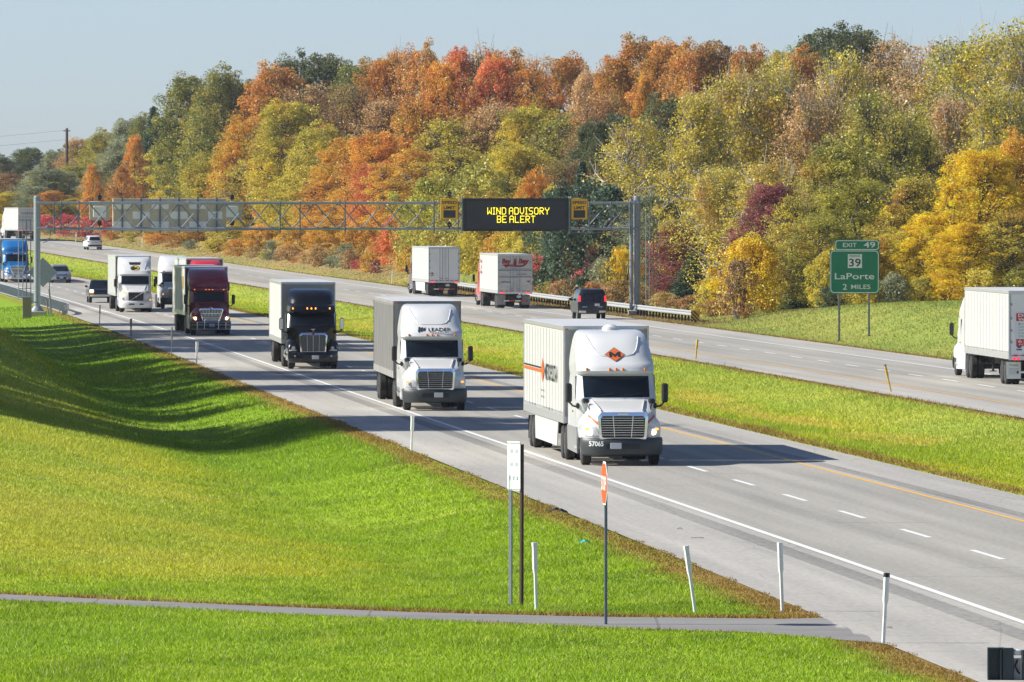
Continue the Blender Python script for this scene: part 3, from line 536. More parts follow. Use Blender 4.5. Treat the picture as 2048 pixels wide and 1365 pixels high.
    # lights
    for s in (-1, 1):
        mb = MB()
        q = [(.70,.90),(1.12,.88),(1.12,1.10),(.80,1.17)] if st == 'C' else [(.74,.86),(1.14,.86),(1.17,1.08),(.98,1.02)] if pet else [(.76,.92),(1.12,.96),(1.13,1.16),(.82,1.10)] if st == 'I' else [(.80,.86),(1.10,.86),(1.10,1.2),(.92,1.12)]
        if s < 0: q = [(-a, b) for a, b in (q[1], q[0], q[3], q[2])]
        if pet: mb.patch(lambda x, z: (x, .42+.2*max(0, z-.95)+.55*max(0, abs(x)-1.02), z), q, 6, 4)
        else: hood.front(mb, q, .016, 8, 5)
        hl = mb.build('headlight', M['lens'], t, ang=60); cxh, czh = s*.93, 1.0 if st != 'V' else .97
        yl = .40 if pet else hood.yf(cxh, czh)-.03
        mb = MB(); mb.lathe([(-.012,.02),(-.01,.08),(.01,.085)], (cxh, yl, czh), 'y', 12); mb.build('bulb', M['bulb' if sp.get('lit') else 'lens'], hl)
        mb = MB(); mb.bbox((s*1.04, (yl-.0 if not pet else .44)+.07, (1.09 if st in 'CP' else 1.05) if st != 'V' else .90), (.11,.03,.07), .01); mb.build('turn_signal', M['amberlit'], hl)
    zz = {'C': 2.83, 'P': 2.86, 'I': 2.71, 'V': None}[st]
    if zz:
        for x in (-.88,-.20,0,.20,.88):
            mb = MB(); yy = body.yf(x, zz); mb.bbox((x, yy-.02, zz), (.07,.07,.10 if st != 'I' else .05), .02); mb.build('marker_light', M['amberlit' if st != 'C' else 'amber'], t)
    # mirrors
    for s in (-1, 1):
        mb = MB(); mb.bbox((s*1.45, 2.25, 2.13), (.20,.13,.58), .05)
        if st == 'V': mb.tube([(s*1.15,2.3,2.62),(s*1.44,2.25,2.62),(s*1.47,2.25,1.75),(s*1.15,2.3,1.75)], .022, 5); mb.tube([(s*1.28,2.27,2.62),(s*1.28,2.27,1.75)], .018, 5)
        else: mb.tube([(s*1.44,2.25,1.86),(s*1.32,2.3,1.74),(s*1.13,2.42,1.70)], .03, 6); mb.bbox((s*1.16,2.4,1.74), (.12,.16,.18), .04)
        mi = mb.build('mirror', M['plastic'], t); m2 = MB(); m2.bbox((s*1.45, 2.322, 2.15), (.16,.012,.46), .02); m2.build('mirror_glass', M['glass'], mi)
        if st == 'P': m2 = MB(); m2.bbox((s*1.45, 2.178, 2.13), (.17,.012,.5), .02); m2.build('mirror_cover', M['chrome'], mi)
        if st in 'CI':
            mb = MB(); mb.bbox((s*.99, 1.55, 1.90), (.21,.12,.15), .05); mb.tube([(s*.99,1.5,1.86),(s*.92,1.2,1.68),(s*.83,.9,1.46)], .022, 6); mb.build('hood_mirror', M['plastic'], t)
    if sp.get('oval'):
        mb = MB(); R = [(x*.29, z*.17) for x, z in [(math.cos(k*math.pi/12), math.sin(k*math.pi/12)) for k in range(24)]]
        mb.add([(x+.02, body.yf(x, 3.2+z)-.02, 3.2+z) for x, z in R], [tuple(range(24))]); mb.m = 1
        for q in ((-.17,-.06),(-.02,.02),(.08,.18)):
            mb.add([(x+.02, body.yf(x, 3.2+z)-.026, 3.2+z) for x, z in ((q[0],-.09),(q[1],-.07),(q[1],.09),(q[0],.07))], [(0,1,2,3)])
        mb.m = 2; R2 = [(1.18*x, 1.2*z) for x, z in R]; mb.add([(x+.02, body.yf(x, 3.2+z)-.013, 3.2+z) for x, z in R2], [tuple(range(24))]); mb.build('emblem', [M['yellow'], M['text_dark'], M['text_dark']], cab, smooth=False)
        mb = MB(); body.front(mb, [(-.36,3.45),(.40,3.45),(.46,3.64),(-.42,3.64)], .02, 6, 3); mb.build('roof_vent', M['plastic'], t)
        for s in (-1, 1): mb = MB(); hood.front(mb, [(s*.86-.14,1.40),(s*.86+.14,1.34),(s*.86+.1,1.52),(s*.86-.12,1.54)], .02, 5, 3); mb.build('fender_stripe', M['yellow'], t)
    if sp.get('diamond'):
        mb = MB(); cz = 3.27
        def dia(k, o, m): mb.m = m; mb.add([(x*k, body.yf(x*k, cz+z*k)-o, cz+z*k) for x, z in ((-.31,0),(-.15,-.11),(0,-.21),(.15,-.11),(.31,0),(.15,.11),(0,.21),(-.15,.11))], [tuple(range(8))])
        dia(1.0, .035, 1); dia(.95, .040, 0); mb.m = 1; [mb.add([(a, body.yf(a, cz+b)-.047, cz+b) for a, b in q], [tuple(range(len(q)))]) for q in ([(-.17,-.075),(-.09,-.075),(-.09,.0),(-.09,.075),(-.17,.075)],[(.09,-.075),(.17,-.075),(.17,.075),(.09,.075),(.09,.0)],[(-.09,.075),(-.09,-.01),(0,-.075),(0,-.0)],[(0,0),(0,-.075),(.09,-.01),(.09,.075)])]; mb.build('emblem', [M['orange'], M['text_dark']], cab, smooth=False)
        for s in (-1, 1):
            mb = MB(); sw = [(.55+.06*k, 1.62-.03*k-.02*(k > 4)) for k in range(8)]
            for k in range(7): (a, z0), (b, z1) = (1.0-.05*k, 1.50-.045*k), (.95-.05*k, 1.455-.045*k); hood.front(mb, [(s*a,z0-.05),(s*b,z1-.05),(s*b,z1+.03),(s*a,z0+.03)], .014, 2, 2)
            mb.build('fender_stripe', M['orange'], t)
    if sp.get('brow_text'):
        mb = MB(); zt = 3.04; add_text(mb, sp['brow_text'], (0,0,0), (1,0,0), (0,0,1), .86, .13, .012, fn=lambda a, b: (a+.30, body.yf(a+.30, zt+b)-.03, zt+b))
        for k in range(3): mb.add([(x, body.yf(x, zt+z)-.03, zt+z) for x, z in ((-.54+.10*k,-.10+.02*k),(-.47+.10*k,-.10+.02*k),(-.43+.1*k,.10),(-.50+.1*k,.10-.03*k))], [(0,1,2,3)])
        for k in range(12): x = -.08+.062*k; mb.add([(x+a, body.yf(x+a, zt-.11+b)-.03, zt-.11+b) for a, b in ((0,-.012),(.04,-.012),(.04,.012),(0,.012))], [(0,1,2,3)])
        mb.build('lettering', M['text_dark'], cab, smooth=False)
    # running gear
    mb = MB()
    for s in (-1, 1): mb.box((s*.43, 5.0, .85), (.09, 7.4, .28))
    mb.box((0,1.25,.55), (1.8,.14,.14)); mb.box((0,6.3,.52), (1.7,.2,.2)); mb.box((0,7.6,.52), (1.7,.2,.2)); mb.box((0,3.6,.75), (1.9,2.4,.5)); mb.box((0,6.95,1.06), (1.0,1.1,.1)); mb.build('chassis', M['frame'], t)
    for s in (-1, 1):
        wheel(t, s*1.02, 1.25); wheel(t, s*.93, 6.3, w=.60, dual=True); wheel(t, s*.93, 7.6, w=.60, dual=True)
        if sp.get('skirt'): mb = MB(); mb.poly([(2.05,.32),(5.55,.36),(5.7,1.1),(2.35,1.1),(2.2,.9)], (s*1.17,0,0), (0,1,0), (0,0,1), s*.05); mb.m = 1; mb.bbox((s*1.2,2.5,.5), (.06,.7,.1), .02); mb.build('side_fairing', [M[sp['skirt']], M['alu']], t)
        else: mb = MB(); mb.lathe([(-.75,.24),(-.72,.32),(.72,.32),(.75,.24)], (s*.92, 4.2, .66), 'y', 18); mb.build('fuel_tank', M['chrome'], t); mb = MB(); mb.bbox((s*1.05,2.75,.42), (.3,.7,.1), .03); mb.bbox((s*1.05,2.75,.75), (.3,.7,.08), .03); mb.build('step', M['alu'], t)
    if sp.get('bobtail'): return t
    # trailer
    y0 = 6.05; Lt = 16.15; y1 = y0+Lt; ht = sp.get('th', 4.08); zb = 1.12; tm = M[sp.get('tmat', 'trailer_white')]; hw = 1.29
    mb = MB(); mb.box((0,(y0+y1)/2,(ht+zb)/2), (2*hw-.02, Lt, ht-zb-.02)); mb.m = 1; mb.box((0,(y0+y1)/2,ht-.004), (2*hw-.06, Lt-.06, .02))
    mb.m = 2; mb.box((0, y0-.012, (ht+zb)/2), (2*hw-.1, .02, ht-zb-.1)); mb.m = 0
    n = sp.get('ribs', 14)
    for k in range(1, n):
        for s in (-1, 1): mb.box((s*(hw-.005), y0+Lt*k/n, (ht+zb)/2), (.016,.05,ht-zb-.34))
    mb.m = 3
    for s in (-1, 1):
        mb.box((s*hw, (y0+y1)/2, ht-.06), (.035, Lt+.02, .12)); mb.box((s*hw, (y0+y1)/2, zb+.13), (.035, Lt+.02, .26))
        for yy in (y0, y1): mb.box((s*(hw-.01), yy, (ht+zb)/2), (.06,.06,ht-zb+.01))
    mb.box((0, y0-.02, ht-.05), (2*hw, .05, .11)); mb.box((0, y0-.02, zb+.1), (2*hw, .05, .2)); mb.box((0, y1+.012, ht-.07), (2*hw,.06,.15)); mb.box((0, y1+.012, zb+.06), (2*hw,.08,.2))
    mb.m = 4
    for s in (-1, 1):
        for k in range(30 if sp.get('dots') else 0): mb.box((s*(hw+.019), y0+.4+k*.53, zb+.31), (.008,.13,.07))
    tr = mb.build('trailer', [tm, M['roof'], M[sp.get('tfront', 'trailer_front')], M[sp.get('rail', 'alu')], M['text_grey']], t, smooth=False)
    for s in (-1, 1):
        mb = MB(); mb.box((s*(hw-.08), y0-.05, ht-.1), (.09,.04,.06)); mb.build('marker_light', M['amber'], tr)
        if sp.get('dots'):
            pass
        for yy in (19.1, 20.35): wheel(tr, s*.93, yy, w=.60, dual=True)
        mb = MB(); mb.box((s*.93, 21.0, .62), (.62,.02,.74)); mf = mb.build('mud_flap', M[sp.get('flap', 'plastic')], tr, smooth=False)
        if sp.get('flaptext'): mb = MB(); add_text(mb, sp['flaptext'], (s*.93,21.016,.84), (-1,0,0), (0,0,1), .40, .1, .01); [add_text(mb, '- '*9, (s*.93,21.016,.70-.06*k), (-1,0,0), (0,0,1), .42, .02) for k in range(5)]; mb.build('lettering', M['text_blue'], tr, smooth=False)
        mb = MB(); mb.tube([(s*.55,10.5,1.1),(s*.55,10.5,.4)], .06, 6); mb.box((s*.55,10.5,.38), (.3,.3,.04)); mb.build('landing_gear', M['frame'], tr)
        if sp.get('tskirt'): mb = MB(); mb.poly([(9.3,.35),(17.9,.35),(18.1,1.12),(8.8,1.12)], (s*1.22,0,0), (0,1,0), (0,0,1), s*.03); mb.build('side_skirt', M['trailer_white'], tr, smooth=False)
        for k, xx in enumerate((1.06, .88)): mb = MB(); mb.lathe([(-.02,.065),(.02,.065),(.03,.04)], (s*xx, y1+.06, zb+.02), 'y', 10); mb.build('tail_light', M['taillit'], tr)
    mb = MB(); mb.box((0,19.7,.72), (.9,3.4,.3)); mb.box((0,13,1.02), (1.0,13,.16)); mb.box((0,19.1,.52), (1.7,.14,.14)); mb.box((0,20.35,.52), (1.7,.14,.14)); mb.build('undercarriage', M['frame'], tr)
    mb = MB(); mb.box((0,y1,.56), (1.9,.08,.1)); [mb.box((s*.5,y1,.84), (.08,.08,.5)) for s in (-1, 1)]; mb.m = 1
    for k in range(4): mb.m = 1+k % 2; mb.box((-.66+.44*k, y1+.044, .56), (.42,.008,.08))
    mb.build('rear_guard', [M['frame'], M['redtape'], M['whitetape']], tr, smooth=False)
    for s in (-1, 1):                              # rear doors with lock rods and hinges
        mb = MB(); mb.box((s*.61, y1+.01, (ht+zb)/2+.02), (1.18,.03,ht-zb-.34)); mb.m = 1
        for xx in (.14,.36) if not sp.get('wide_rods') else (.16,.34): mb.tube([(s*xx,y1+.045,zb+.12),(s*xx,y1+.045,ht-.1)], .018, 5)
        for zq in (.25,.42,.6,.8): mb.box((s*1.2, y1+.03, zb+(ht-zb)*zq), (.1,.03,.1))
        mb.box((s*.25,y1+.05,1.45), (.24,.03,.04)); mb.m = 2
        for k in range(3): mb.box((s*(.25+.38*k), y1+.055, zb+.16), (.2,.01,.05))
        if sp.get('bands'):
            mb.m = 3
            for zq in (2.36, 2.86): mb.box((s*.61, y1+.03, zq), (1.2,.03,.1))
        mb.build('rear_door', [M[sp.get('door', sp.get('tmat', 'trailer_white'))], M['galv'], M['redtape'], M['galv']], tr, smooth=False)
    mb = MB(); mb.bbox((-.3,y1+.04,.88), (.33,.02,.18), .01); mb.build('licence_plate', M['plate'], tr)
    for fn in sp.get('extra', []): fn(tr, hw, y0, y1, ht)
    return t
def ex_metro(tr, hw, y0, y1, ht):
    x = -hw-.014; mb = MB(); add_text(mb, 'METROPOLITAN', (x-.004,10.9,2.56), (0,-1,0), (0,0,1), 4.8, .52, .02); mb.build('lettering', M['text_dark'], tr, smooth=False)
    mb = MB(); mb.poly([(-.58,0),(0,-.40),(.58,0),(0,.40)], (x,14.3,2.58), (0,-1,0), (0,0,1), .006); mb.build('emblem', M['orange'], tr, smooth=False)
    mb = MB(); mb.box((x,18.5,2.55), (.008,7.1,.09)); mb.m = 1; mb.box((x,18.5,2.65), (.008,7.1,.045)); mb.build('stripe', [M['orange'], M['text_dark']], tr, smooth=False)
    mb = MB(); [mb.box((x,14.0+q,1.75+.2*k), (.006,.35,.05)) for k in range(2) for q in (0,.8)]; mb.build('small_lettering', M['text_grey'], tr, smooth=False)
def ex_bay(tr, hw, y0, y1, ht):
    y = y1+.047; mb = MB()
    for w, xx, ww in (('Bay', .64, .66), ('&', -.02, .30), ('Bay', -.66, .78)): add_text(mb, w, (xx,y,3.50), (-1,0,0), (0,0,1), ww, .50, .05, .12)
    sw = [(-1.05,.10),(-.7,.16),(-.3,.14),(.2,.08),(.6,.1),(.95,.28),(1.0,.24),(.72,.0),(.3,-.07),(-.2,-.03),(-.5,0),(-.72,-.12),(-.8,-.03)]
    mb.poly([(a*.95, b) for a, b in sw], (0,y,3.16), (-1,0,0), (0,0,1), .006); mb.build('lettering', M['text_red'], tr, smooth=False)
    mb = MB(); add_text(mb, 'QUALITY DRIVEN TRADITION', (0,y,2.97), (-1,0,0), (0,0,1), 2.1, .06, .005); add_text(mb, 'CALL TODAY', (-.55,y,2.64), (-1,0,0), (0,0,1), .6, .06); add_text(mb, '800 474 8021', (-.55,y,2.54), (-1,0,0), (0,0,1), .75, .08); add_text(mb, 'Fleets', (.55,y,1.98), (-1,0,0), (0,0,1), .5, .12, .02); mb.build('small_lettering', M['text_blue'], tr, smooth=False)
    mb = MB(); add_text(mb, 'USS', (.95,y,1.98), (-1,0,0), (0,0,1), .26, .12, .02); mb.box((-1.02,y,2.02), (.24,.006,.09)); x = hw+.014
    for k, s in enumerate(('Bay', '&', 'Bay')): add_text(mb, s, (x,7.4,3.45-.42*k), (0,1,0), (0,0,1), 1.5 if k != 1 else .6, .34, .03)
    mb.build('red_lettering', M['text_red'], tr, smooth=False)
def ex_wanted(tr, hw, y0, y1, ht):
    y = y1+.05; xc = .30; mb = MB(); mb.box((xc,y,2.40), (1.36,.012,1.42)); o = mb.build('poster', M['sign_white'], tr, smooth=False)
    [MB().box((xc,y+.009,zc_), (1.36,.006,h_)).build('poster_band', M['redtape'], tr, smooth=False) for zc_, h_ in ((2.94,.33),(1.84,.30))]
    mb = MB(); add_text(mb, 'DRIVERS', (xc,y+.014,3.02), (-1,0,0), (0,0,1), 1.2, .13, .02); add_text(mb, 'WANTED', (xc,y+.014,2.85), (-1,0,0), (0,0,1), 1.2, .13, .02); add_text(mb, '615-641', (xc,y+.014,1.9), (-1,0,0), (0,0,1), 1.2, .12, .01); add_text(mb, 'POSITIONS', (xc,y+.014,1.76), (-1,0,0), (0,0,1), 1.1, .07); mb.build('lettering', M['text_white'], tr, smooth=False)
    mb = MB(); [add_text(mb, s, (xc,y+.009,2.64-.13*k), (-1,0,0), (0,0,1), 1.15, .07) for k, s in enumerate(('FOR', 'OTR COMPANY', 'NORTHEAST', 'MIDWEST', 'SOUTHEAST'))]; mb.build('small_lettering', M['text_grey'], tr, smooth=False)
    mb = MB(); mb.lathe([(0,.12),(.004,.12)], (.85,y-.02,1.72), 'y', 14); mb.box((.85,y-.015,1.54), (.24,.006,.06)); mb.build('emblem', M['text_blue'], tr, smooth=False)
def ex_plain(tr, hw, y0, y1, ht):
    y = y1+.047; mb = MB(); mb.lathe([(0,.09),(.004,.09)], (1.0,y,1.86), 'y', 14); mb.box((1.0,y,1.7), (.3,.006,.05)); mb.build('emblem', M['text_red'], tr, smooth=False)
def ex_far(tr, hw, y0, y1, ht):
    y = y1+.047; mb = MB(); add_text(mb, 'Southbend', (0,y,3.4), (-1,0,0), (0,0,1), 1.9, .36, .03); mb.build('lettering', M['text_grey'], tr, smooth=False)
def ex_tag(tr, hw, y0, y1, ht):
    mb = MB(); mb.box((-hw-.016,8.6,3.1), (.008,1.9,.75)); mb.build('decal', mat('tan_decal', (.42,.30,.06), .5), tr, smooth=False)
def at_lane(px, y, u=None):                    # position on the road: pixel column + depth
    x = (px-1024)*y/F; return (x, y, float(E_(y)))
GL, GR = 'trucks coming towards the camera', 'trucks driving away from the camera'
def oncoming(label, u, y, sp): return semi(label, (float(XL(y))+u, y, float(E_(y))), heading(y+8)-sp.get('yaw', 0), sp, GL)
def away(label, u, y, sp):                     # y = depth of the rear end
    yy = y+22.2; return semi(label, (float(XL(yy))+u, yy, float(E_(yy))), heading(y+11)+math.pi-sp.get('yaw', .01), sp, GR)
oncoming('white semi truck with an orange diamond emblem and 57065 on its bumper', 1.72, 245.6, dict(style='C', paint='white', diamond=1, dome=1, number='57065', lit=1, skirt='skirt', tskirt=1, dots=1, extra=[ex_metro], platex=-.22, yaw=.012))
oncoming('white semi truck with dark LEADER lettering over its windshield', 1.22, 312, dict(yaw=.022, style='C', paint='white', brow_text='LEADER', tmat='trailer_grey', ribs=26, platex=.12, rail='trailer_grey'))
oncoming('black semi truck with tall chrome grille pulling a white trailer', 1.52, 392, dict(yaw=.02, style='P', paint='black', bumper='black', tmat='trailer_dirty', ribs=9))
oncoming('maroon semi truck with a chrome bull bar and lit headlights', 1.85, 496, dict(style='I', paint='maroon', bumper='bumper', lit=1, tmat='trailer_dirty', tfront='dark_front', ribs=10, extra=[ex_tag], skirt='skirt'))
oncoming('white semi truck with a yellow oval emblem and dark grille', 2.1, 602, dict(yaw=.012, style='V', paint='white', bumper='white', oval=1, tfront='dark_front'))
oncoming('bright red semi truck mostly hidden behind the maroon truck', 5.9, 575, dict(style='C', paint='red', tfront='dark_front'))
oncoming('white semi tractor without a trailer behind the red truck', 6.2, 622, dict(style='C', paint='white', bobtail=1))
oncoming('blue semi truck with a white trailer behind the gantry ladder', 1.7, 775, dict(style='I', paint='blue', bumper='chrome', skirt='skirt'))
away('semi trailer with Bay & Bay lettering on its rear doors', 31.9, 622, dict(style='C', paint='redcab', bands=1, door='door_grey', extra=[ex_bay], flap='skirt', tmat='trailer_white'))
away('plain white semi trailer ahead of the Bay & Bay trailer', 32.9, 690, dict(style='C', paint='plum', door='door_white', tskirt=1, extra=[ex_plain]))
away('white semi trailer with a red drivers wanted poster at the right edge', 31.25, 357, dict(yaw=.022, style='C', paint='white', skirt='white', dots=1, extra=[ex_wanted], flap='sign_white', flaptext='Tracey', door='door_white'))
away('distant semi trailer with grey doors at the far left bend', 30.0, 1066, dict(style='C', paint='white', bands=1, extra=[ex_far], door='door_grey'))
# cars: local -y is the face turned to the camera
def car(name, label, cat, loc, rz, sp):
    t = thing(name, label, cat, loc, rz); lo, hi = sp['lower'], sp['upper']; A = Body(lo, 4, .12); B = Body(hi, 4, .12); p = M[sp['paint']]
    mb = MB(); A.add(mb, 2); b = mb.build('body', p, t)
    mb = MB(); B.add(mb, 2); mb.build('cabin', p, t)
    for q in sp['front_glass']: mb = MB(); B.front(mb, q, .012); mb.build(sp.get('gname', 'windshield'), M['glass'], t, ang=60)
    for s in (-1, 1):
        for q in sp['side_glass']: mb = MB(); B.side(mb, s, q); mb.build('side_window', M['glass'], t)
        for y in sp['axles']: wheel(t, s*(lo[1][3]-.13), y, sp.get('wr', .36), .24)
        mb = MB(); my = sp['mirror_y']; mz = sp['mirror_z']; mb.bbox((s*(lo[2][3]+.14), my, mz), (.2,.12,.17), .04); mb.box((s*(lo[2][3]+.02), my+.02, mz-.05), (.12,.06,.05)); mb.build('mirror', p if sp.get('mp') else M['plastic'], t)
        for (nm, q, m_) in sp['lamps']:
            mb = MB(); qq = q if s > 0 else [(-a, c) for a, c in (q[1], q[0], q[3], q[2])]; A_ = A if max(c for _, c in q) <= lo[-1][0]+.01 else B; A_.front(mb, qq, .014); mb.build(nm, M[m_], t)
    for (nm, q, m_) in sp['details']: mb = MB(); A.front(mb, q, .012); mb.build(nm, M[m_], t)
    mb = MB(); mb.bbox((sp['plate'][0], A.yf(sp['plate'][0], sp['plate'][1])-.02, sp['plate'][1]), (.34,.02,.17), .01); mb.build('licence_plate', M['plate'], t); return t
def place(u, y): return (float(XL(y))+u, y, float(E_(y)))
car('suv', 'grey suv facing the camera in the inner lane beside the blue truck', 'car', place(5.6, 772), heading(774), dict(paint='grey_suv', mp=1, gname='windshield',
    lower=[(.28,.12,4.6,.84,.25),(.4,.02,4.7,.93,.35),(.7,.0,4.7,.95,.4),(.86,.10,4.7,.94,.4),(.98,.55,4.7,.92,.3),(1.06,1.2,4.68,.9,.15)],
    upper=[(1.04,1.15,4.65,.86,.25),(1.2,1.45,4.6,.83,.25),(1.55,2.1,4.4,.72,.2),(1.68,2.5,4.2,.64,.15),(1.71,2.9,4.0,.5,.05)],
    front_glass=[[(-.74,1.1),(.74,1.1),(.64,1.56),(-.64,1.56)]], side_glass=[[(1.7,1.1),(3.9,1.1),(3.6,1.52),(2.3,1.52)]], axles=(.95,3.75), mirror_y=1.75, mirror_z=1.15,
    lamps=[('headlight',[(.55,.72),(.9,.72),(.92,.85),(.62,.82)],'lens'),('fog_lamp',[(.45,.42),(.62,.42),(.62,.5),(.45,.5)],'whitetape')],
    details=[('grille',[(-.52,.70),(.52,.70),(.55,.84),(-.55,.84)],'chrome'),('lower_grille',[(-.5,.36),(.5,.36),(.55,.56),(-.55,.56)],'plastic')], plate=(0,.52)))
car('suv', 'white suv driving away up the far bend', 'car', place(30.0, 1000), heading(1002), dict(paint='white', gname='rear_window',
    lower=[(.32,.10,4.5,.82,.2),(.45,.0,4.6,.92,.25),(.72,.0,4.6,.93,.25),(.95,.04,4.6,.92,.25),(1.08,.06,4.6,.9,.2)],
    upper=[(1.06,.06,3.6,.88,.2),(1.25,.14,3.3,.85,.2),(1.6,.35,2.9,.74,.2),(1.70,.5,2.7,.68,.15),(1.73,.9,2.4,.55,.05)],
    front_glass=[[(-.66,1.16),(.66,1.16),(.58,1.58),(-.58,1.58)]], side_glass=[[(.5,1.15),(3.0,1.15),(2.8,1.55),(.7,1.55)]], axles=(.85,3.6), mirror_y=3.2, mirror_z=1.15,
    lamps=[('tail_light',[(.62,.95),(.9,.95),(.9,1.07),(.66,1.07)],'taillight')], details=[('rear_bumper',[(-.85,.42),(.85,.42),(.8,.62),(-.8,.62)],'plastic'),('tailgate_trim',[(-.4,.86),(.4,.86),(.4,.9),(-.4,.9)],'chrome')], plate=(0,.78), wr=.37))
car('van', 'dark navy passenger van with two square rear windows', 'van', place(31.6, 565), heading(567), dict(paint='navy', gname='rear_window',
    lower=[(.38,.14,5.4,.85,.12),(.5,.06,5.5,.97,.15),(.8,.02,5.5,1.0,.15),(1.1,.04,5.5,1.0,.15),(1.2,.06,5.5,.99,.15)],
    upper=[(1.18,.06,4.3,.985,.15),(1.5,.13,4.0,.95,.15),(1.85,.22,3.7,.88,.18),(2.03,.32,3.5,.8,.15),(2.09,.6,3.3,.65,.05)],
    front_glass=[[(-.66,1.26),(-.06,1.26),(-.08,1.78),(-.60,1.78)],[(.06,1.26),(.66,1.26),(.60,1.78),(.08,1.78)]], side_glass=[[(.5,1.25),(2.0,1.25),(2.0,1.75),(.6,1.75)],[(2.15,1.25),(3.7,1.25),(3.5,1.75),(2.15,1.75)]], axles=(1.1,4.4), mirror_y=4.0, mirror_z=1.35,
    lamps=[('tail_light',[(.82,1.22),(.97,1.22),(.93,1.62),(.82,1.62)],'taillit')], details=[('rear_bumper',[(-.93,.45),(-.45,.45),(-.45,.6),(-.93,.6)],'alu'),('rear_bumper',[(.45,.45),(.93,.45),(.93,.6),(.45,.6)],'alu'),('door_trim',[(-.72,.84),(-.36,.84),(-.36,.87),(-.72,.87)],'chrome'),('door_trim',[(.4,.84),(.7,.84),(.7,.87),(.4,.87)],'chrome')], plate=(.32,1.0), wr=.38))
car('pickup_truck', 'black pickup truck half hidden behind the white truck with the yellow oval', 'pickup truck', place(2.1, 655), heading(657), dict(paint='black', gname='windshield',
    lower=[(.40,.12,5.3,.84,.2),(.52,.02,5.4,.94,.25),(.8,.0,5.4,.96,.25),(1.02,.06,5.4,.95,.25),(1.12,.4,5.4,.93,.2),(1.18,1.3,5.38,.9,.1)],
    upper=[(1.16,1.25,3.6,.86,.2),(1.3,1.5,3.6,.83,.2),(1.72,2.1,3.5,.7,.15),(1.8,2.4,3.4,.6,.1)],
    front_glass=[[(-.74,1.22),(.74,1.22),(.62,1.7),(-.62,1.7)]], side_glass=[[(1.75,1.22),(3.4,1.22),(3.3,1.68),(2.2,1.68)]], axles=(.95,4.2), mirror_y=1.75, mirror_z=1.3,
    lamps=[('headlight',[(.6,.88),(.9,.88),(.9,1.02),(.6,1.02)],'bulb'),('turn_signal',[(.6,.77),(.9,.77),(.9,.86),(.6,.86)],'amberlit')],
    details=[('grille',[(-.55,.78),(.55,.78),(.55,1.0),(-.55,1.0)],'plastic'),('bumper',[(-.9,.5),(.9,.5),(.9,.66),(-.9,.66)],'alu')], plate=(0,.58), wr=.39))
# ------------------------------------------------------------------ gantry and its boards
PL = (-33.95, 590.0, float(G(-33.95, 590.0))); PR = (9.04, 594.2, float(G(9.04, 594.2)))
ax = Vector((PR[0]-PL[0], PR[1]-PL[1], 0)).normalized(); ay = Vector((-ax.y, ax.x, 0)); garot = math.atan2(ax.y, ax.x); GLn = (Vector(PR)-Vector(PL)).length
def gz(py, y=592.0): return H+(YH-py)*y/F
def gx(px):                                    # position along the gantry of an image column
    t = (px-1024)/F; return float((t*PL[1]-PL[0])/(ax.x-t*ax.y))
gan = thing('sign_gantry', 'grey steel truss gantry spanning both carriageways', 'gantry', (0, 0, 0))
def gp(a, b, z): return (PL[0]+ax.x*a+ay.x*b, PL[1]+ax.y*a+ay.y*b, z)
zt, zb_ = gz(406.5), gz(458)
for a, zz0, r in ((0, PL[2], .24), (GLn, PR[2], .25)):
    mb = MB(); mb.tube([gp(a, .3, zz0-.3), gp(a, .3, 8.45)], r, 16); mb.lathe([(0,r*.98),(.03,r*.9)], gp(a, .3, 8.45), 'z', 12)
    if a > 1: mb.tube([gp(a-.45, .1, zz0-.3), gp(a-.45, .1, 8.3)], .13, 10)
    mb.build('post', M['galv'], gan)
    mb = MB(); mb.bbox((*gp(a, .3, 0)[:2], zz0+.1), (1.3,1.1,.5), .04); mb.build('post_base', M['concrete'], gan)
    mb = MB(); mb.lathe([(0,.5),(.05,.5),(.35,r+.02)], gp(a, .3, zz0+.35), 'z', 12); mb.build('base_plate', M['galv'], gan)
for b in (0, 1.1):
    for z in (zt, zb_):
        mb = MB(); mb.tube([gp(-.1 if b == 0 else .1, b, z), gp(GLn+.1, b, z)], .10 if b == 0 else .085, 10)
        for k in (.25,.5,.75): mb.lathe([(-.06,.16),(.06,.16)], gp(GLn*k, b, z), 'x', 10)
        mb.build('truss_chord', M['galv'], gan)
n = 26; mb = MB(); mb2 = MB()
for k in range(n):
    a0, a1 = .5+(GLn-1)*k/n, .5+(GLn-1)*(k+1)/n; s = k % 2
    mb.tube([gp(a0, 0, zb_ if s == 0 else zt), gp(a1, 0, zt if s == 0 else zb_)], .045, 6); mb2.tube([gp(a0, 1.1, zt if s == 0 else zb_), gp(a1, 1.1, zb_ if s == 0 else zt)], .045, 6)
    if k % 2 == 0: mb2.tube([gp(a0, 0, zt), gp(a0, 1.1, zt)], .04, 5); mb2.tube([gp(a0, 0, zb_), gp(a0, 1.1, zb_)], .04, 5)
mb.build('truss_bracing', M['galv'], gan); mb2.build('truss_bracing', M['galv_dark'], gan)
for px in (108,122,158,560,600,690,868,916,1140,1178,1222,1260): MB().tube([gp(gx(px), -.13, zb_-.35), gp(gx(px), -.13, zt+.12)], .05, 5).build('hanger', M['galv_dark'], gan)
for pa, pb, zz_ in ((108,215,zb_-.3),(1140,1270,gz(435)),(1140,1270,gz(466))): MB().tube([gp(gx(pa), -.2, zz_), gp(gx(pb), -.2, zz_)], .023, 5).build('hand_rail', M['galv_dark'], gan)
mb = MB(); mb.tube([gp(gx(100),-.1,zb_-.05), gp(gx(101),-.1,zb_-.5), gp(gx(96),-.1,zb_-.85), gp(gx(86),-.1,zb_-1.0)], .03, 5); mb.build('cable', M['galv_dark'], gan)
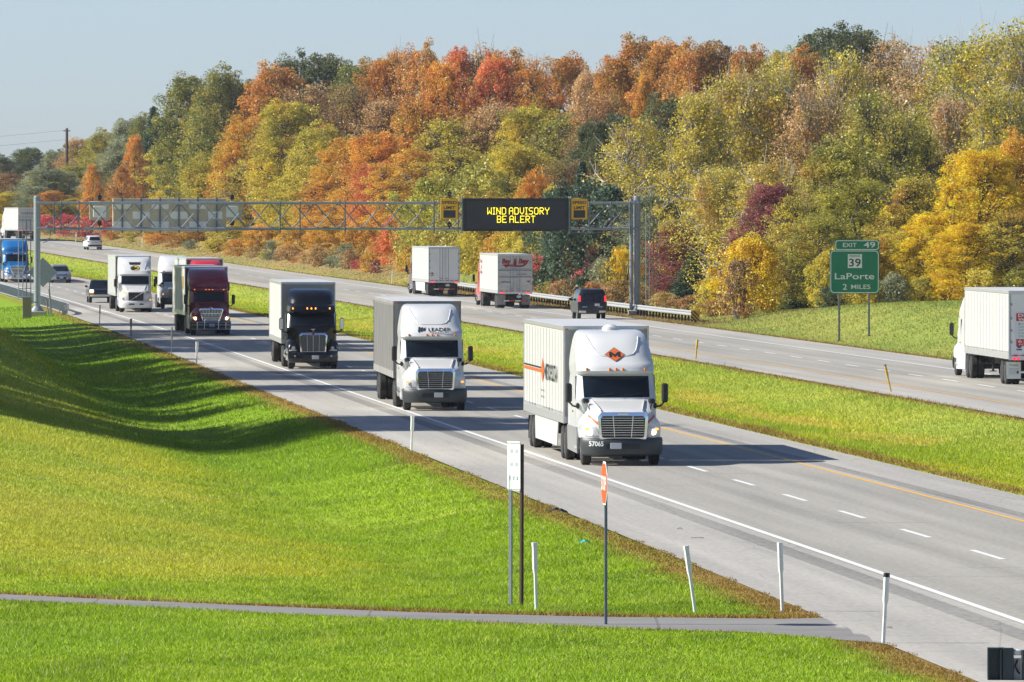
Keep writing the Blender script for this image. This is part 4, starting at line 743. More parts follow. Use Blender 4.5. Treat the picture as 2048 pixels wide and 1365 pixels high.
# message board (5 x 7 dot letters)
GLY = {'W':'10001 10001 10001 10101 10101 11011 10001','I':'111 010 010 010 010 010 111','N':'10001 11001 11001 10101 10011 10011 10001','D':'11110 10001 10001 10001 10001 10001 11110','A':'01110 10001 10001 11111 10001 10001 10001','V':'10001 10001 10001 10001 10001 01010 00100','S':'01111 10000 10000 01110 00001 00001 11110','O':'01110 10001 10001 10001 10001 10001 01110','R':'11110 10001 10001 11110 10100 10010 10001','Y':'10001 10001 01010 00100 00100 00100 00100','B':'11110 10001 10001 11110 10001 10001 11110','E':'11111 10000 10000 11110 10000 10000 11111','L':'10000 10000 10000 10000 10000 10000 11111','T':'11111 00100 00100 00100 00100 00100 00100',' ':'0 0 0 0 0 0 0'}
def led(mb, txt, cx, cz, w, h, y):
    colsn = sum(len(GLY[c].split()[0])+1 for c in txt)-1; dx = w/colsn; dz = h/7; x = cx-w/2
    for c in txt:
        rows_ = GLY[c].split(); wd = len(rows_[0]); on = {(i, j) for j, r in enumerate(rows_) for i, b in enumerate(r) if b == '1'}
        pt = lambda i, j: (x+(i+.5)*dx, y, cz+h/2-(j+.5)*dz)
        for (i, j) in on:                       # lit strokes between neighbouring dots
            X, Y_, Z = pt(i, j); mb.box((X, Y_, Z), (dx*.72, .012, dz*.72))
            for di, dj in ((1, 0), (0, 1), (1, 1), (-1, 1)):
                q = (i+di, j+dj)
                if q in on and (di == 0 or dj == 0 or ((i+di, j) not in on and (i, j+dj) not in on)):
                    X2, _, Z2 = pt(*q); p = Vector((X2-X, 0, Z2-Z)); ln = p.length; nrm = Vector((-p.z, 0, p.x)).normalized()*min(dx, dz)*.34
                    A_, B_ = Vector((X, Y_-.009, Z)), Vector((X2, Y_-.009, Z2)); mb.add([tuple(A_-nrm), tuple(B_-nrm), tuple(B_+nrm), tuple(A_+nrm)], [(0,1,2,3)])
        x += (wd+1)*dx
def panel_at(name, label, cat, px0, px1, py0, py1, b, grp=None):
    a0, a1 = gx(px0), gx(px1); z0, z1 = gz(py1), gz(py0); c = gp((a0+a1)/2, b, z0)
    return thing(name, label, cat, c, garot, grp), a1-a0, z1-z0
t, w, h = panel_at('message_board', 'black electronic board showing WIND ADVISORY BE ALERT in yellow', 'message board', 924, 1135, 397, 463, -.75)
mb = MB(); mb.bbox((0,.25,h/2), (w,.5,h), .02); mb.build('housing', M['board'], t); mb = MB(); mb.box((0,-.006,h/2), (w*.925,.012,h*.84)); mb.build('screen', M['screen'], t, smooth=False)
mb = MB(); led(mb, 'WIND ADVISORY', .18, h*.615, w*.588, h*.222, -.02); led(mb, 'BE ALERT', .02, h*.365, w*.364, h*.222, -.02); mb.build('lettering', M['led'], t, smooth=False)
mb = MB(); mb.box((.1,-.012,.07), (.65,.006,.04)); mb.box((w*.44,-.012,.08), (.35,.006,.04)); mb.build('maker_plate', M['text_grey'], t, smooth=False)
for s in (-1, 1): mb = MB(); mb.box((s*(w/2+.05),.2,h/2), (.07,.2,h+.3)); mb.build('mount', M['galv'], t)
def beacon(t, z, back=False, lit=False):
    mb = MB(); mb.bbox((0,.1,z), (.30,.28,.34), .04); mb.tube([(0,.15,z-.3),(0,.15,z+.3)], .05, 6)
    if not back: mb.lathe([(-.16,.15),(0,.14)], (0,-.02,z+.01), 'y', 12)
    o = mb.build('beacon', M['plastic'], t)
    if not back: mb = MB(); mb.lathe([(-.03,.03),(0,.10)], (0,-.16,z), 'y', 12); mb.build('lens', M['amber'], o)
for i, (a, c, d) in enumerate(((880, 915.5, 'left'), (1140.5, 1174, 'right'))):
    t, w, h = panel_at('speed_limit_sign', 'amber speed limit sign hanging just %s of the black message board' % d, 'speed limit sign', a, c, 397.5, 439.5, -.5, 'amber speed limit signs on the gantry')
    mb = MB(); mb.bbox((0,.03,h/2), (w,.06,h), .02); mb.m = 1
    for sz in (0, 1): mb.box((0,-.004,.03+sz*(h-.06)), (w-.04,.006,.02)); mb.box(((sz-.5)*(w-.05),-.004,h/2), (.02,.006,h-.06))
    mb.build('panel', [M['sign_amber'], M['text_dark']], t, smooth=False)
    mb = MB(); add_text(mb, 'SPEED', (0,-.006,h*.81), (1,0,0), (0,0,1), w*.84, h*.15, .03); add_text(mb, 'LIMIT', (0,-.006,h*.565), (1,0,0), (0,0,1), w*.66, h*.15, .03); mb.build('lettering', M['text_dark'], t, smooth=False)
    mb = MB(); mb.box((0,-.008,h*.26), (w*.68,.012,h*.36)); mb.build('display', M['screen'], t, smooth=False); beacon(t, h+.32); beacon(t, -.38)
t, w, h = panel_at('message_board', 'back of a message board with tan and white panels behind the truss', 'message board', 228, 455, 397.5, 464, 1.5)
mb = MB(); mb.bbox((0,.3,h/2), (w,.5,h), .02); mb.m = 1
for i in range(6):
    for j in range(3): mb.m = 1+(i+j) % 2; mb.box((-w/2+w*(i+.5)/6, .04, h*(.2+.3*j)), (w/6-.12,.03,h*.22))
mb.build('housing', [M['back_tan'], M['back_white'], M['back_tan']], t, smooth=False)
mb = MB(); [mb.box((-w/2+w*(k+.5)/6, -.02, h/2), (.12,.1,h+.2)) for k in range(6)]; mb.build('mount', M['galv_dark'], t)
for a, c, d in ((181, 222, 'left'), (447, 487, 'right')):
    t, w, h = panel_at('speed_limit_sign', 'pale back of a speed limit sign %s of the tan board back' % d, 'speed limit sign', a, c, 403, 441, 1.5, 'signs on the gantry seen from behind')
    mb = MB(); mb.bbox((0,.05,h/2), (w,.06,h), .02); mb.m = 1; mb.bbox((0,-.02,h*.45), (w*.62,.12,h*.6), .02); mb.build('panel', [M['back_tan'], M['back_white']], t); beacon(t, h+.28, True); beacon(t, -.2, True)
def ladder(loc, px0, px1, py0, py1, label, n, y):
    x0, x1 = [(p-1024)*y/F for p in (px0, px1)]; z0, z1 = [H+(YH-p)*y/F for p in (py1, py0)]; t = thing('ladder_cage', label, 'ladder', ((x0+x1)/2, y, z0)); w = x1-x0
    for k in range(n): mb = MB(); f = k/(n-1)-.5; mb.tube([(f*w, .3*(k % 2), -.02), (f*w, .3*(k % 2), z1-z0-(.0 if k < 2 else .1*k))], .035, 6); mb.build('upright', M['galv' if k == 0 else 'galv_dark'], t)
    for k in range(5): mb = MB(); z = (z1-z0)*(.1+.21*k); mb.tube([(-w/2,0,z),(w/2,.0,z)], .022, 5); mb.tube([(-w/2,0,z),(-w/2,.3,z),(w/2,.3,z),(w/2,0,z)], .02, 5); mb.build('rung', M['galv_dark'], t)
    return t, z0
lt, lz = ladder(None, 37, 61, 430, 594, 'thin steel ladder cage on a grey cabinet beside the left gantry post', 4, 584)
xg, yg, zg = ground_at(54, 644); x0 = (54-1024)*584/F; zg = float(G(x0, 584))
t = thing('cabinet_post', 'weathered grey wooden cabinet under the ladder cage', 'cabinet', (x0, 584, zg)); mb = MB(); mb.bbox((0,0,(lz-zg)/2-.05), (.62,.5,lz-zg), .02); mb.build('cabinet', M['wood'], t); mb = MB(); mb.bbox((-.15,0,lz-zg-.03), (1.0,.6,.09), .02); mb.build('platform', M['galv'], t); mb = MB(); mb.tube([(.3,0,(lz-zg)*.75),(.75,0,(lz-zg)*.75)], .04, 5); mb.build('bracket', M['galv_dark'], t)
zr = float(G((1300-1024)*604/F, 604)); lr, _ = ladder(None, 1292, 1314, 425, int(YH+F*(H-zr)/604), 'tall thin steel ladder cage right of the right gantry post', 4, 604)
# ------------------------------------------------------------------ signs
Y = 477.0; s_ = Y/F
t = thing('exit_sign', 'green exit sign for LaPorte on two posts beside the right carriageway', 'road sign', ((1709-1024)*s_, Y, float(G((1709-1024)*s_, Y))), heading(Y)*.6)
zg0 = t.location.z; w, z0, z1, z2 = 99*s_, H+(YH-587.5)*s_-zg0, H+(YH-501)*s_-zg0, H+(YH-480)*s_-zg0
def rrect(w, z0, z1, r): return [(x+sx*r*0, z) for x, z, sx in ()] or [(-w/2+r, z0), (w/2-r, z0), (w/2-r*.3, z0+r*.3), (w/2, z0+r), (w/2, z1-r), (w/2-r*.3, z1-r*.3), (w/2-r, z1), (-w/2+r, z1), (-w/2+r*.3, z1-r*.3), (-w/2, z1-r), (-w/2, z0+r), (-w/2+r*.3, z0+r*.3)]
def border(mb, w, z0, z1, r, cx, y, t_=.045):
    o = rrect(w, z0, z1, r); i = rrect(w-2*t_, z0+t_, z1-t_, r*.8); mb.loft([[(x+cx, y, z) for x, z in o], [(x+cx, y-.002, z) for x, z in i]], cap=False)
mb = MB(); mb.box((0,0,(z0+z1)/2), (w,.05,z1-z0)); pn = mb.build('panel', M['sign_green'], t, smooth=False)
mb = MB(); wt = 89*s_; cxt = 5*s_; mb.box((cxt,0,(z1+z2)/2+.004), (wt,.05,z2-z1)); mb.build('exit_tab', M['sign_green'], t, smooth=False)
mb = MB(); border(mb, w-.06, z0+.03, z1-.02, .2, 0, -.03); border(mb, wt-.06, z1+.02, z2-.03, .12, cxt, -.03)
fr = lambda q: z0+(z1-z0)*q
add_text(mb, 'LaPorte', (0,-.032,fr(.40)), (1,0,0), (0,0,1), w*.80, .36, .008); add_text(mb, '2', (-.56,-.032,fr(.155)), (1,0,0), (0,0,1), .24, .34, .012); add_text(mb, 'MILES', (.36,-.032,fr(.155)), (1,0,0), (0,0,1), 1.12, .26, .008)
add_text(mb, 'EXIT', (-.42+cxt,-.032,(z1+z2)/2), (1,0,0), (0,0,1), .80, .24, .008); add_text(mb, '49', (.72+cxt,-.032,(z1+z2)/2+.01), (1,0,0), (0,0,1), .68, .33, .012); mb.build('lettering', M['text_white'], t, smooth=False)
mb = MB(); mb.box((.02,-.03,fr(.75)), (.82,.012,.80)); mb.build('route_shield', M['text_white'], t, smooth=False)
mb = MB(); add_text(mb, 'INDIANA', (.02,-.04,fr(.75)+.30), (1,0,0), (0,0,1), .64, .11, .006); add_text(mb, '39', (.02,-.04,fr(.75)-.09), (1,0,0), (0,0,1), .68, .46, .012); mb.build('shield_lettering', M['text_dark'], t, smooth=False)
for px in (1678.5, 1738.5):
    xx = (px-1709)*s_; zq = float(G((px-1024)*s_, Y))-zg0; mb = MB(); mb.box((xx,.1,(zq-.3+z1)/2), (.12,.1,z1-zq+.3)); mb.box((xx,.1,zq+.02), (.2,.18,.1)); mb.build('post', M['post_grey'], t, smooth=False)
def at_px(px, py, **k): return ground_at(px, py, **k)
# stop sign seen almost edge-on
x, y, z = at_px(1214, 1252); t = thing('stop_sign', 'red stop sign turned almost edge-on on a steel post by the access road', 'stop sign', (x, y, z), math.radians(-83)); s_ = y/F
zc = (1252-969)*s_; R = .40; oct_ = [(R*math.cos(math.pi/8+k*math.pi/4)/math.cos(math.pi/8), R*math.sin(math.pi/8+k*math.pi/4)/math.cos(math.pi/8)) for k in range(8)]
mb = MB(); mb.poly(oct_, (0,-.045,zc), (1,0,0), (0,0,1), .006); mb.build('panel', M['text_white'], t, smooth=False); mb = MB(); mb.poly([(a*.92, b*.92) for a, b in oct_], (0,-.056,zc), (1,0,0), (0,0,1), .004); mb.build('sign_face', M['sign_red'], t, smooth=False)
mb = MB(); add_text(mb, 'STOP', (0,-.064,zc), (1,0,0), (0,0,1), .62, .27, .02); mb.build('lettering', M['text_white'], t, smooth=False)
def uchan(name, x, y, z0, z1, m, par, lean=0):
    mb = MB(); mb.box((x,y,(z0+z1)/2), (.035,.012,z1-z0)); [mb.box((x+s*.026,y-.02,(z0+z1)/2), (.012,.04,z1-z0)) for s in (-1, 1)]; [mb.box((x+s*.042,y-.04,(z0+z1)/2), (.022,.006,z1-z0)) for s in (-1, 1)]; return mb.build(name, m, par, smooth=False)
uchan('post', 0, .0, -.2, zc+.36, M['galv_dark'], t)
# white sign on two posts
x, y, z = at_px(1031, 1217); s_ = y/F; t = thing('road_sign', 'white sign seen edge-on on one steel and one brown post', 'road sign', (x, y, z), math.radians(-66)); zt_, zb2 = (1217-885)*s_, (1217-983)*s_; w = .60
mb = MB(); mb.box((0,-.03,(zt_+zb2)/2), (w,.012,zt_-zb2)); mb.build('panel', M['sign_white'], t, smooth=False); [MB().box((0,-.04,zb2+(zt_-zb2)*q), (w+.01,.02,.02)).build('panel_rail', M['alu'], t, smooth=False) for q in (.03,.97)]
mb = MB()
for k, q in enumerate((.80,.53,.25)):
    for xx, ww in (((-.1,.14),(.14,.14)) if k < 2 else ((-.2,.06),(.0,.09),(.17,.09))):
        for m_ in (-1, 0, 1): mb.box((xx+m_*ww*.36,-.038,zb2+(zt_-zb2)*q), (ww*.18,.004,.08))
mb.build('lettering', M['text_faint'], t, smooth=False)
uchan('post', -.17, .0, -.2, zb2+.3, M['galv'], t); mb = MB(); mb.tube([(.24,.02,-.2),(.26,.02,zt_-.05)], .045, 6); mb.build('brown_post', M['post_brown'], t)
# diamond warning sign seen from behind
Y = 596; x = (103-1024)*Y/F; z = float(G(x, Y)); cz = H+(YH-545)*Y/F-z; t = thing('warning_sign', 'grey back of a diamond warning sign behind the left gantry post', 'road sign', (x, Y, z), .1)
R = 48*Y/F*.5*2*.62; mb = MB(); mb.poly([(-R,0),(0,-R),(R,0),(0,R)], (-.62,0,cz), (1,0,0), (0,0,1), .02); mb.build('panel', M['back_tan' if False else 'galv'], t, smooth=False); mb = MB(); mb.tube([(-.1,.06,-.2),(-.18,.06,cz+.6)], .04, 5); mb.build('post', M['galv_dark'], t)
# ------------------------------------------------------------------ marker posts
def marker(px0, py0, px1, py1, label, m='post_white', r=.055, cap=None, flat=True, group='slim marker posts along the shoulders', Yf=None):
    if Yf: Y = Yf; x = (px0-1024)*Y/F; z = float(G(x, Y))
    else: x, Y, z = ground_at(px0, py0)
    s = Y/F; hgt = (py0-py1)*s; dx = (px1-px0)*s; t = thing('marker_post', label, 'marker post', (x, Y, z), 0, group)
    mb = MB(); mb.tube([(-.1*dx,0,-.1*hgt),(dx*.55,0,hgt*.55),(dx*.62,0,hgt*.62),(dx,0,hgt)], [r*.62,r*.66,r,r*.95], 7); mb.build('post', M[m], t)
    mb = MB(); c = .06*hgt; mb.tube([(dx*.945,0,hgt*.945),(dx,0,hgt+.004)], r*1.06, 7); mb.build('cap', M[cap or m], t)
marker(1073,1227,1069,1088,'white marker post nearest the two-post white sign'); marker(1391,1229,1372,1094,'white marker post leaning to the left at the access road edge')
marker(1565,1226,1560,1088,'white marker post at the grass tip where the access road meets the shoulder'); marker(1767,1289,1774,1148,'white marker post with a black top beside the access road',cap='plastic')
marker(823,902,825,833,'white marker post on the shoulder in front of the LEADER truck',r=.06); marker(393,729,394,684,'white marker post on the shoulder left of the black truck',r=.07)
marker(343,715,344,655,'thin dark marker post left of the black truck',m='post_grey',r=.04); marker(262,676,262,638,'grey marker post between the maroon truck and the ditch',m='post_grey',r=.07); marker(199,652,200,611,'thin dark marker post in front of the yellow oval truck',m='post_grey',r=.045)
marker(1391,722,1395,680,'yellow marker post upright at the median edge',m='post_yellow',r=.06); marker(1783,788,1770,730,'yellow marker post leaning over at the median edge',m='post_yellow',cap='post_grey',r=.055)
marker(784,569,785,543,'white marker post on the grass left of the plain white trailer',r=.06); marker(152,486,153,465,'white marker post beside the far bend left of the white suv',r=.08); marker(285,497,285,477,'white marker post beside the far bend right of the white suv',r=.07)
marker(1258,615,1258,600,'white marker post left of the right gantry post',r=.06,Yf=600); marker(98,640,93,607,'grey marker post leaning by the left gantry post base',m='post_grey',r=.07,Yf=586); marker(104,644,98,590,'taller grey marker post leaning by the left gantry post base',m='post_grey',r=.07,Yf=585); marker(119,612,119,597,'short grey marker post behind the left guardrail',m='post_grey',r=.05,Yf=598)
# ------------------------------------------------------------------ guardrails
def guardrail(label, u, ya, yb, step, flare=0):
    ys = np.arange(ya, yb+.1, step/2); t = thing('guardrail', label, 'guardrail', (float(XL(ya))+u, ya, float(E_(ya))))
    def p(y, du, dz): fl = flare*max(0, 1-(y-ya)/14)**2; return (float(XL(y))+u+du+fl-t.location.x, y-t.location.y, max(float(G(float(XL(y))+u, y)), float(E_(y))-.1)+dz-t.location.z)
    sg = -1 if u > 20 else 1; prof = [(0,.42),(.05*sg,.47),(.05*sg,.53),(0,.58),(0,.62),(.05*sg,.67),(.05*sg,.72),(0,.78),(-.02*sg,.72),(-.02*sg,.47)]
    mb = MB(); mb.loft([[p(y, a, b) for a, b in prof] for y in ys]); mb.build('rail', M['galv_bright'], t)
    for y in np.arange(ya+1, yb, step): a = p(y, -.12*sg, .3); mb = MB(); mb.box(a, (.14,.18,.95)); mb.build('post', M['frame' if u > 20 else 'galv'], t, smooth=False)
    return t, p
M['galv_bright'] = mat('galvanised_rail', (.40,.42,.43), .45, .25, var=.1, scale=2)
guardrail('long galvanised guardrail along the right carriageway shoulder', 37.6, 556, 752, 2.0); guardrail('galvanised guardrail on the left shoulder by the gantry post', -2.95, 588, 800, 2.6, -.8)
x, y, z = float(XL(555))+37.5, 555.0, float(G(float(XL(555))+37.5, 555)); t = thing('hazard_marker', 'yellow and black striped marker on the end of the right guardrail', 'hazard marker', (x, y, z)); mb = MB(); mb.box((0,-.05,.52), (.58,.03,.62)); mb.build('panel', M['yellow'], t, smooth=False)
mb = MB()
for k in range(4): a = -.52+.26*k; q = [(a,-.31),(a+.12,-.31),(a+.62+.12,.31),(a+.62,.31)]; c = [(max(-.29, min(.29, xx)), zz) for xx, zz in q]; mb.poly([( -xx, zz) for xx, zz in ([(max(-.29,q[0][0]), q[0][1]+max(0,-.29-q[0][0])), (min(.29,max(-.29,q[1][0])), q[1][1]+max(0,-.29-q[1][0])), (min(.29,q[2][0]), q[2][1]-max(0,q[2][0]-.29)), (min(.29,q[3][0]), q[3][1]-max(0,q[3][0]-.29))])][::-1], (0,-.07,.52), (1,0,0), (0,0,1), .003)
mb.build('stripe', M['text_dark'], t, smooth=False); mb = MB(); mb.box((0,0,.1), (.08,.06,.8)); mb.build('post', M['pole_wood'], t, smooth=False)
# ------------------------------------------------------------------ utility pole far away, steel box near the lower right corner, litter
Y = 1240.0; x = (134-1024)*Y/F; z = float(G(x, Y)); hp = H+(YH-257)*Y/F-z; t = thing('utility_pole', 'dark wooden utility pole rising above the far trees at the left', 'utility pole', (x, Y, z)); mb = MB(); mb.tube([(0,0,0),(0,0,hp)], [.26,.2], 8); mb.build('pole', M['pole_wood'], t); mb = MB(); mb.box((0,0,hp-.4), (1.1,.12,.12)); mb.build('crossarm', M['pole_wood'], t)
for k, dz in enumerate((.3, 1.7, 4.6)): mb = MB(); mb.tube([(-30, 0, hp-dz-2.0), (-15, 0, hp-dz-1.4), (0, 0, hp-dz)], .016, 4); mb.build('wire', M['galv_dark'], t)
x, y, z = ground_at(2006, 1372, lo=100); s_ = y/F; t = thing('steel_box', 'open grey green steel cabinet cut off by the lower right corner', 'steel cabinet', (x, y, z), 0); hb = (1372-1298)*s_; mb = MB()
mb.box((-.10,.18,hb/2), (.26,.02,hb)); mb.m = 1; mb.box((-.23,.09,hb/2), (.025,.2,hb)); mb.box((-.03,.09,hb/2), (.03,.2,hb)); mb.box((-.13,.09,hb-.012), (.2,.2,.024)); mb.m = 0; mb.bbox((.09,.12,hb/2), (.19,.16,hb-.01), .01); mb.bbox((.40,.12,hb/2-.02), (.17,.2,hb-.04), .01); mb.build('cabinet', [M['green_box'], M['green_edge']], t, smooth=False)
mb = MB(); mb.bbox((.25,.16,hb-.08), (.14,.12,.10), .02); mb.bbox((.25,.2,hb/2-.1), (.12,.05,hb*.75), .01); mb.build('panel', M['post_white'], t); mb = MB(); mb.tube([(.25,.1,hb*.68),(.21,.09,hb*.5),(.25,.09,hb*.35),(.29,.09,hb*.3)], .018, 6); mb.build('cable', M['plastic'], t)
def scrap(px, py, label, cat, name, m, dims, seed):
    x, y, z = ground_at(px, py); r = random.Random(seed); mb = MB(); L_, W_, T = dims; n = 7; rings = []
    for i in range(n+1): f = i/n; ww = W_*(.35+.65*math.sin(math.pi*min(.95, max(.05, f))))*r.uniform(.8, 1.15); zz = T*math.sin(math.pi*f)*r.uniform(.6, 1.1); xx = (f-.5)*L_; rings.append([(xx,-ww/2,zz),(xx,0,zz+T*.5),(xx,ww/2,zz),(xx,0,zz-.004)])
    mb.loft(rings); o = mb.build(name, M[m], None); o.location = (x, y, max(z, float(E_(y)))+.01 if x-XL(y) > -3.4 else z+.06); o.rotation_euler = (0, 0, r.uniform(-.4, .4)); tag(o, label, cat)
scrap(1115,1031,'black shred of tyre on the brown verge','tyre scrap','tyre_scrap','rubber',(.5,.4,.10),1); scrap(1360,1066,'small dark shred of rubber on the pale shoulder','rubber scrap','rubber_scrap','rubber',(.12,.12,.02),2); scrap(1395,1085,'long dark strip of rubber on the pale shoulder','rubber scrap','rubber_scrap','rubber',(.30,.1,.015),3)
scrap(1170,1092,'crumpled blue plastic lying in the grass below the shoulder','litter','plastic_litter','litter_blue',(.24,.12,.06),4); scrap(1780,1267,'small black scrap on the shoulder beside the black topped post','rubber scrap','rubber_scrap','rubber',(.10,.06,.015),5)
# ------------------------------------------------------------------ trees: prototypes at about 18 x 9 m, copied and scaled
def leaf_mesh(name, C, Nn, L_, W_, r):
    n = len(C); up = r.normal(size=(n, 3)); t1 = np.cross(Nn, up); t1 /= np.linalg.norm(t1, axis=1, keepdims=True)+1e-9; t2 = np.cross(Nn, t1); t2 /= np.linalg.norm(t2, axis=1, keepdims=True)+1e-9
    V = np.stack([C-t1*L_[:, None], C+t2*W_[:, None], C+t1*L_[:, None], C-t2*W_[:, None]], 1).reshape(-1, 3)
    me = bpy.data.meshes.new(name); me.vertices.add(4*n); me.vertices.foreach_set('co', V.astype(np.float32).ravel()); me.loops.add(4*n); me.loops.foreach_set('vertex_index', np.arange(4*n, dtype=np.int32))
    me.polygons.add(n); me.polygons.foreach_set('loop_start', np.arange(0, 4*n, 4, dtype=np.int32)); me.polygons.foreach_set('loop_total', np.full(n, 4, np.int32)); me.update(calc_edges=True); me.materials.append(LM['olive']); return me
def proto(kind, seed):
    r = np.random.default_rng(seed); mb = MB(); Hh = 18.0
    if kind == 'conifer':
        R = 4.2; mb.tube([(0,0,-1),(0,0,9),(0,0,17.8)], [.3,.2,.03], 7); C = []; Nn = []; zz = 1.0
        while zz < 17.7:
            f = (zz-1)/17; rr = R*(1-f)**.8+.25; nb = int(6+5*(1-f)); a0 = r.uniform(0, 6.28)
            for k in range(nb):
                a = a0+2*math.pi*k/nb+r.normal()*.15; ln = rr*r.uniform(.75, 1.12); d = np.array([math.cos(a), math.sin(a), 0]); tip = d*ln+np.array([0, 0, zz-ln*.22+r.normal()*.2])
                if r.random() < .4: mb.tube([(0,0,zz), tuple(tip)], [.05,.01], 3)
                m_ = int(60*ln/2+14); q = r.random(m_)**.7; P_ = np.array([0,0,zz])*(1-q[:, None])+tip*q[:, None]+r.normal(size=(m_, 3))*np.array([.22,.22,.16])*(.5+ln*.22); P_[:, 2] -= .25*q; C.append(P_); Nn.append(r.normal(size=(m_, 3))*.6+np.array([0,0,.6]))
            zz += .46
        C = np.concatenate(C); Nn = np.concatenate(Nn); n = len(C); L_ = r.uniform(.16,.34,n); W_ = r.uniform(.06,.12,n)
    else:
        R = {'broad':4.5,'sparse':4.5,'column':4.5,'bush':3.0,'scrub':1.8}[kind]; Hh = {'bush':6.0,'scrub':3.0}.get(kind, 18.0); big = Hh > 10; nc = {'broad':210,'sparse':210,'column':150,'bush':60,'scrub':34}[kind]; per = {'broad':310,'sparse':115,'column':310,'bush':260,'scrub':150}[kind]
        zlo = {'broad':.04,'sparse':.06,'column':.04,'bush':.02,'scrub':.0}[kind]
        def prof(f):
            if kind in ('bush','scrub'): return R*math.sqrt(max(.03, 1-((f-.35)/.66)**2)) if f > .35 else R*(.85+.15*f/.35)
            if kind == 'column': return R*(.55+.45*math.sin(math.pi*min(1, f*1.05))**.6)*(1-.55*max(0, f-.6)/.4)
            return R*max(.12, math.sin(math.pi*(.10+.86*f)))**.62
        lobes = [(r.uniform(0, 6.28), r.uniform(.15, .98), r.uniform(.5, 1.3)) for _ in range(14)]
        cl = []; ph = r.uniform(0, 6.28, 3)
        while len(cl) < nc:
            f = r.uniform(zlo, .985)**.85; a = r.uniform(0, 6.28); q = math.sqrt(r.uniform(.10, 1)); lob = 1.0
            for (la, lf, lk) in lobes:
                dd = ((math.cos(a-la)-1)*1.2)**2+((f-lf)*4)**2; lob += (lk-1)*math.exp(-dd*2)
            rad = prof((f-zlo)/(1-zlo))*q*lob*(1.0 if r.random() > .13 else r.uniform(1.1, 1.42))*(1+.16*math.sin(3*a+ph[0]+5*f)+.13*math.sin(5*a+ph[1]-9*f)); c = np.array([rad*math.cos(a), rad*math.sin(a), f*Hh*(1+.03*r.normal()*(f > .8))])
            if all(np.linalg.norm((c-e)/np.array([1,1,1.1])) > (.5 if big else .35) for e in cl[-30:]): cl.append(c)
        if kind in ('broad','sparse','column'):
            bend = r.normal(size=2)*.5; mb.tube([(0,0,-1.5),(bend[0]*.3,bend[1]*.3,4),(bend[0],bend[1],9),(bend[0]*.6,bend[1]*.6,15.5)], [.34,.26,.17,.04], 7)
            lim = []
            for k in range(13):
                a = 2.4*k+r.normal()*.4; f = .16+.055*k; z0 = f*Hh*.86; ln = prof(min(1, f+.15))*r.uniform(.6,.95); b = np.array([bend[0]*.8*min(1, z0/9), bend[1]*.8*min(1, z0/9), z0]); t_ = b+np.array([math.cos(a)*ln, math.sin(a)*ln, ln*r.uniform(.6,1.2)]); m_ = (b+t_)/2+np.array([0,0,-.25*ln*.3])+r.normal(size=3)*.2
                mb.tube([tuple(b), tuple(m_), tuple(t_)], [.16,.11,.045], 5); lim += [m_, t_, b*.4+t_*.6]
            lim = np.array(lim)
            for c in cl:
                d = np.linalg.norm(lim-c, axis=1); b = lim[np.argmin(d)]; mid = (b+c)/2+r.normal(size=3)*.25; mb.tube([tuple(b), tuple(mid), tuple(c)], [.07,.05,.018], 4)
                if kind == 'sparse':
                    for _ in range(3): e = c+r.normal(size=3)*np.array([.7,.7,.9])+np.array([0,0,.35]); mb.tube([tuple(mid), tuple(e)], [.035,.012], 3)
        else:
            for k in range(9): a = r.uniform(0, 6.28); mb.tube([(r.normal()*.1, r.normal()*.1, -.5), (math.cos(a)*R*.3, math.sin(a)*R*.3, Hh*.4), (math.cos(a)*R*.5, math.sin(a)*R*.5, Hh*.75)], [.05,.035,.012], 4)
        C = []; Nn = []
        for c in cl:
            far = math.hypot(c[0], c[1]) > prof((c[2]/Hh-zlo)/(1-zlo))*.98 or c[2] > .93*Hh; m_ = int(per*r.uniform(.3, 1.5)*(.45 if far else 1)); s = r.uniform(.3, .85)*(1.15 if kind == 'sparse' else 1)*(1 if big else .75 if kind == 'bush' else .5); d = r.normal(size=(m_, 3)); dn = d/np.linalg.norm(d, axis=1, keepdims=True); rad = s*r.uniform(.35, 1.0, m_)**.6*1.25
            C.append(c+dn*rad[:, None]*np.array([1,1,.85])); Nn.append(dn*.7+r.normal(size=(m_, 3))*.8+np.array([0,0,.25]))
        nx = int((.22 if kind == 'sparse' else .3)*sum(len(q) for q in C)); ff = r.uniform(0, .985, nx)**.85; aa = r.uniform(0, 6.28, nx); qq = r.uniform(.2, 1.04, nx)**.5; rr = np.array([prof(q) for q in ff])*qq*(1+.12*np.sin(aa*5+ff*9))
        C.append(np.stack([rr*np.cos(aa), rr*np.sin(aa), (zlo+(1-zlo)*ff)*Hh], 1)); Nn.append(r.normal(size=(nx, 3))+np.array([0,0,.3]))
        C = np.concatenate(C); Nn = np.concatenate(Nn); n = len(C); k_ = 1.1 if kind == 'sparse' else 1.0 if kind != 'scrub' else .8; L_ = r.uniform(.05,.125,n)*k_; W_ = L_*r.uniform(.5,.8,n)
    ok = C[:, 2] > -.3; me = leaf_mesh('crown', C[ok], Nn[ok], L_[ok], W_[ok], r)
    t = MB.build(mb, 'trunk', M['bark']); tm = t.data; bpy.data.objects.remove(t); return me, tm
PRO = {k: [proto(k, 100*i+j) for j in range(nv)] for i, (k, nv) in enumerate((('broad',4),('sparse',4),('column',2),('bush',3),('scrub',2),('conifer',2)))}
CNAME = {'orange':'orange','rust':'rust coloured','red':'red','crimson':'crimson','yellow':'bright yellow','gold':'golden','olive':'olive green','green':'green','darkgreen':'dark green','conifer':'blue green','brown':'brown','tan':'tan','lime':'lime green','burgundy':'burgundy','olivegold':'olive gold','orangegold':'orange gold','greygreen':'grey green'}
TREES = []; _tk = 0
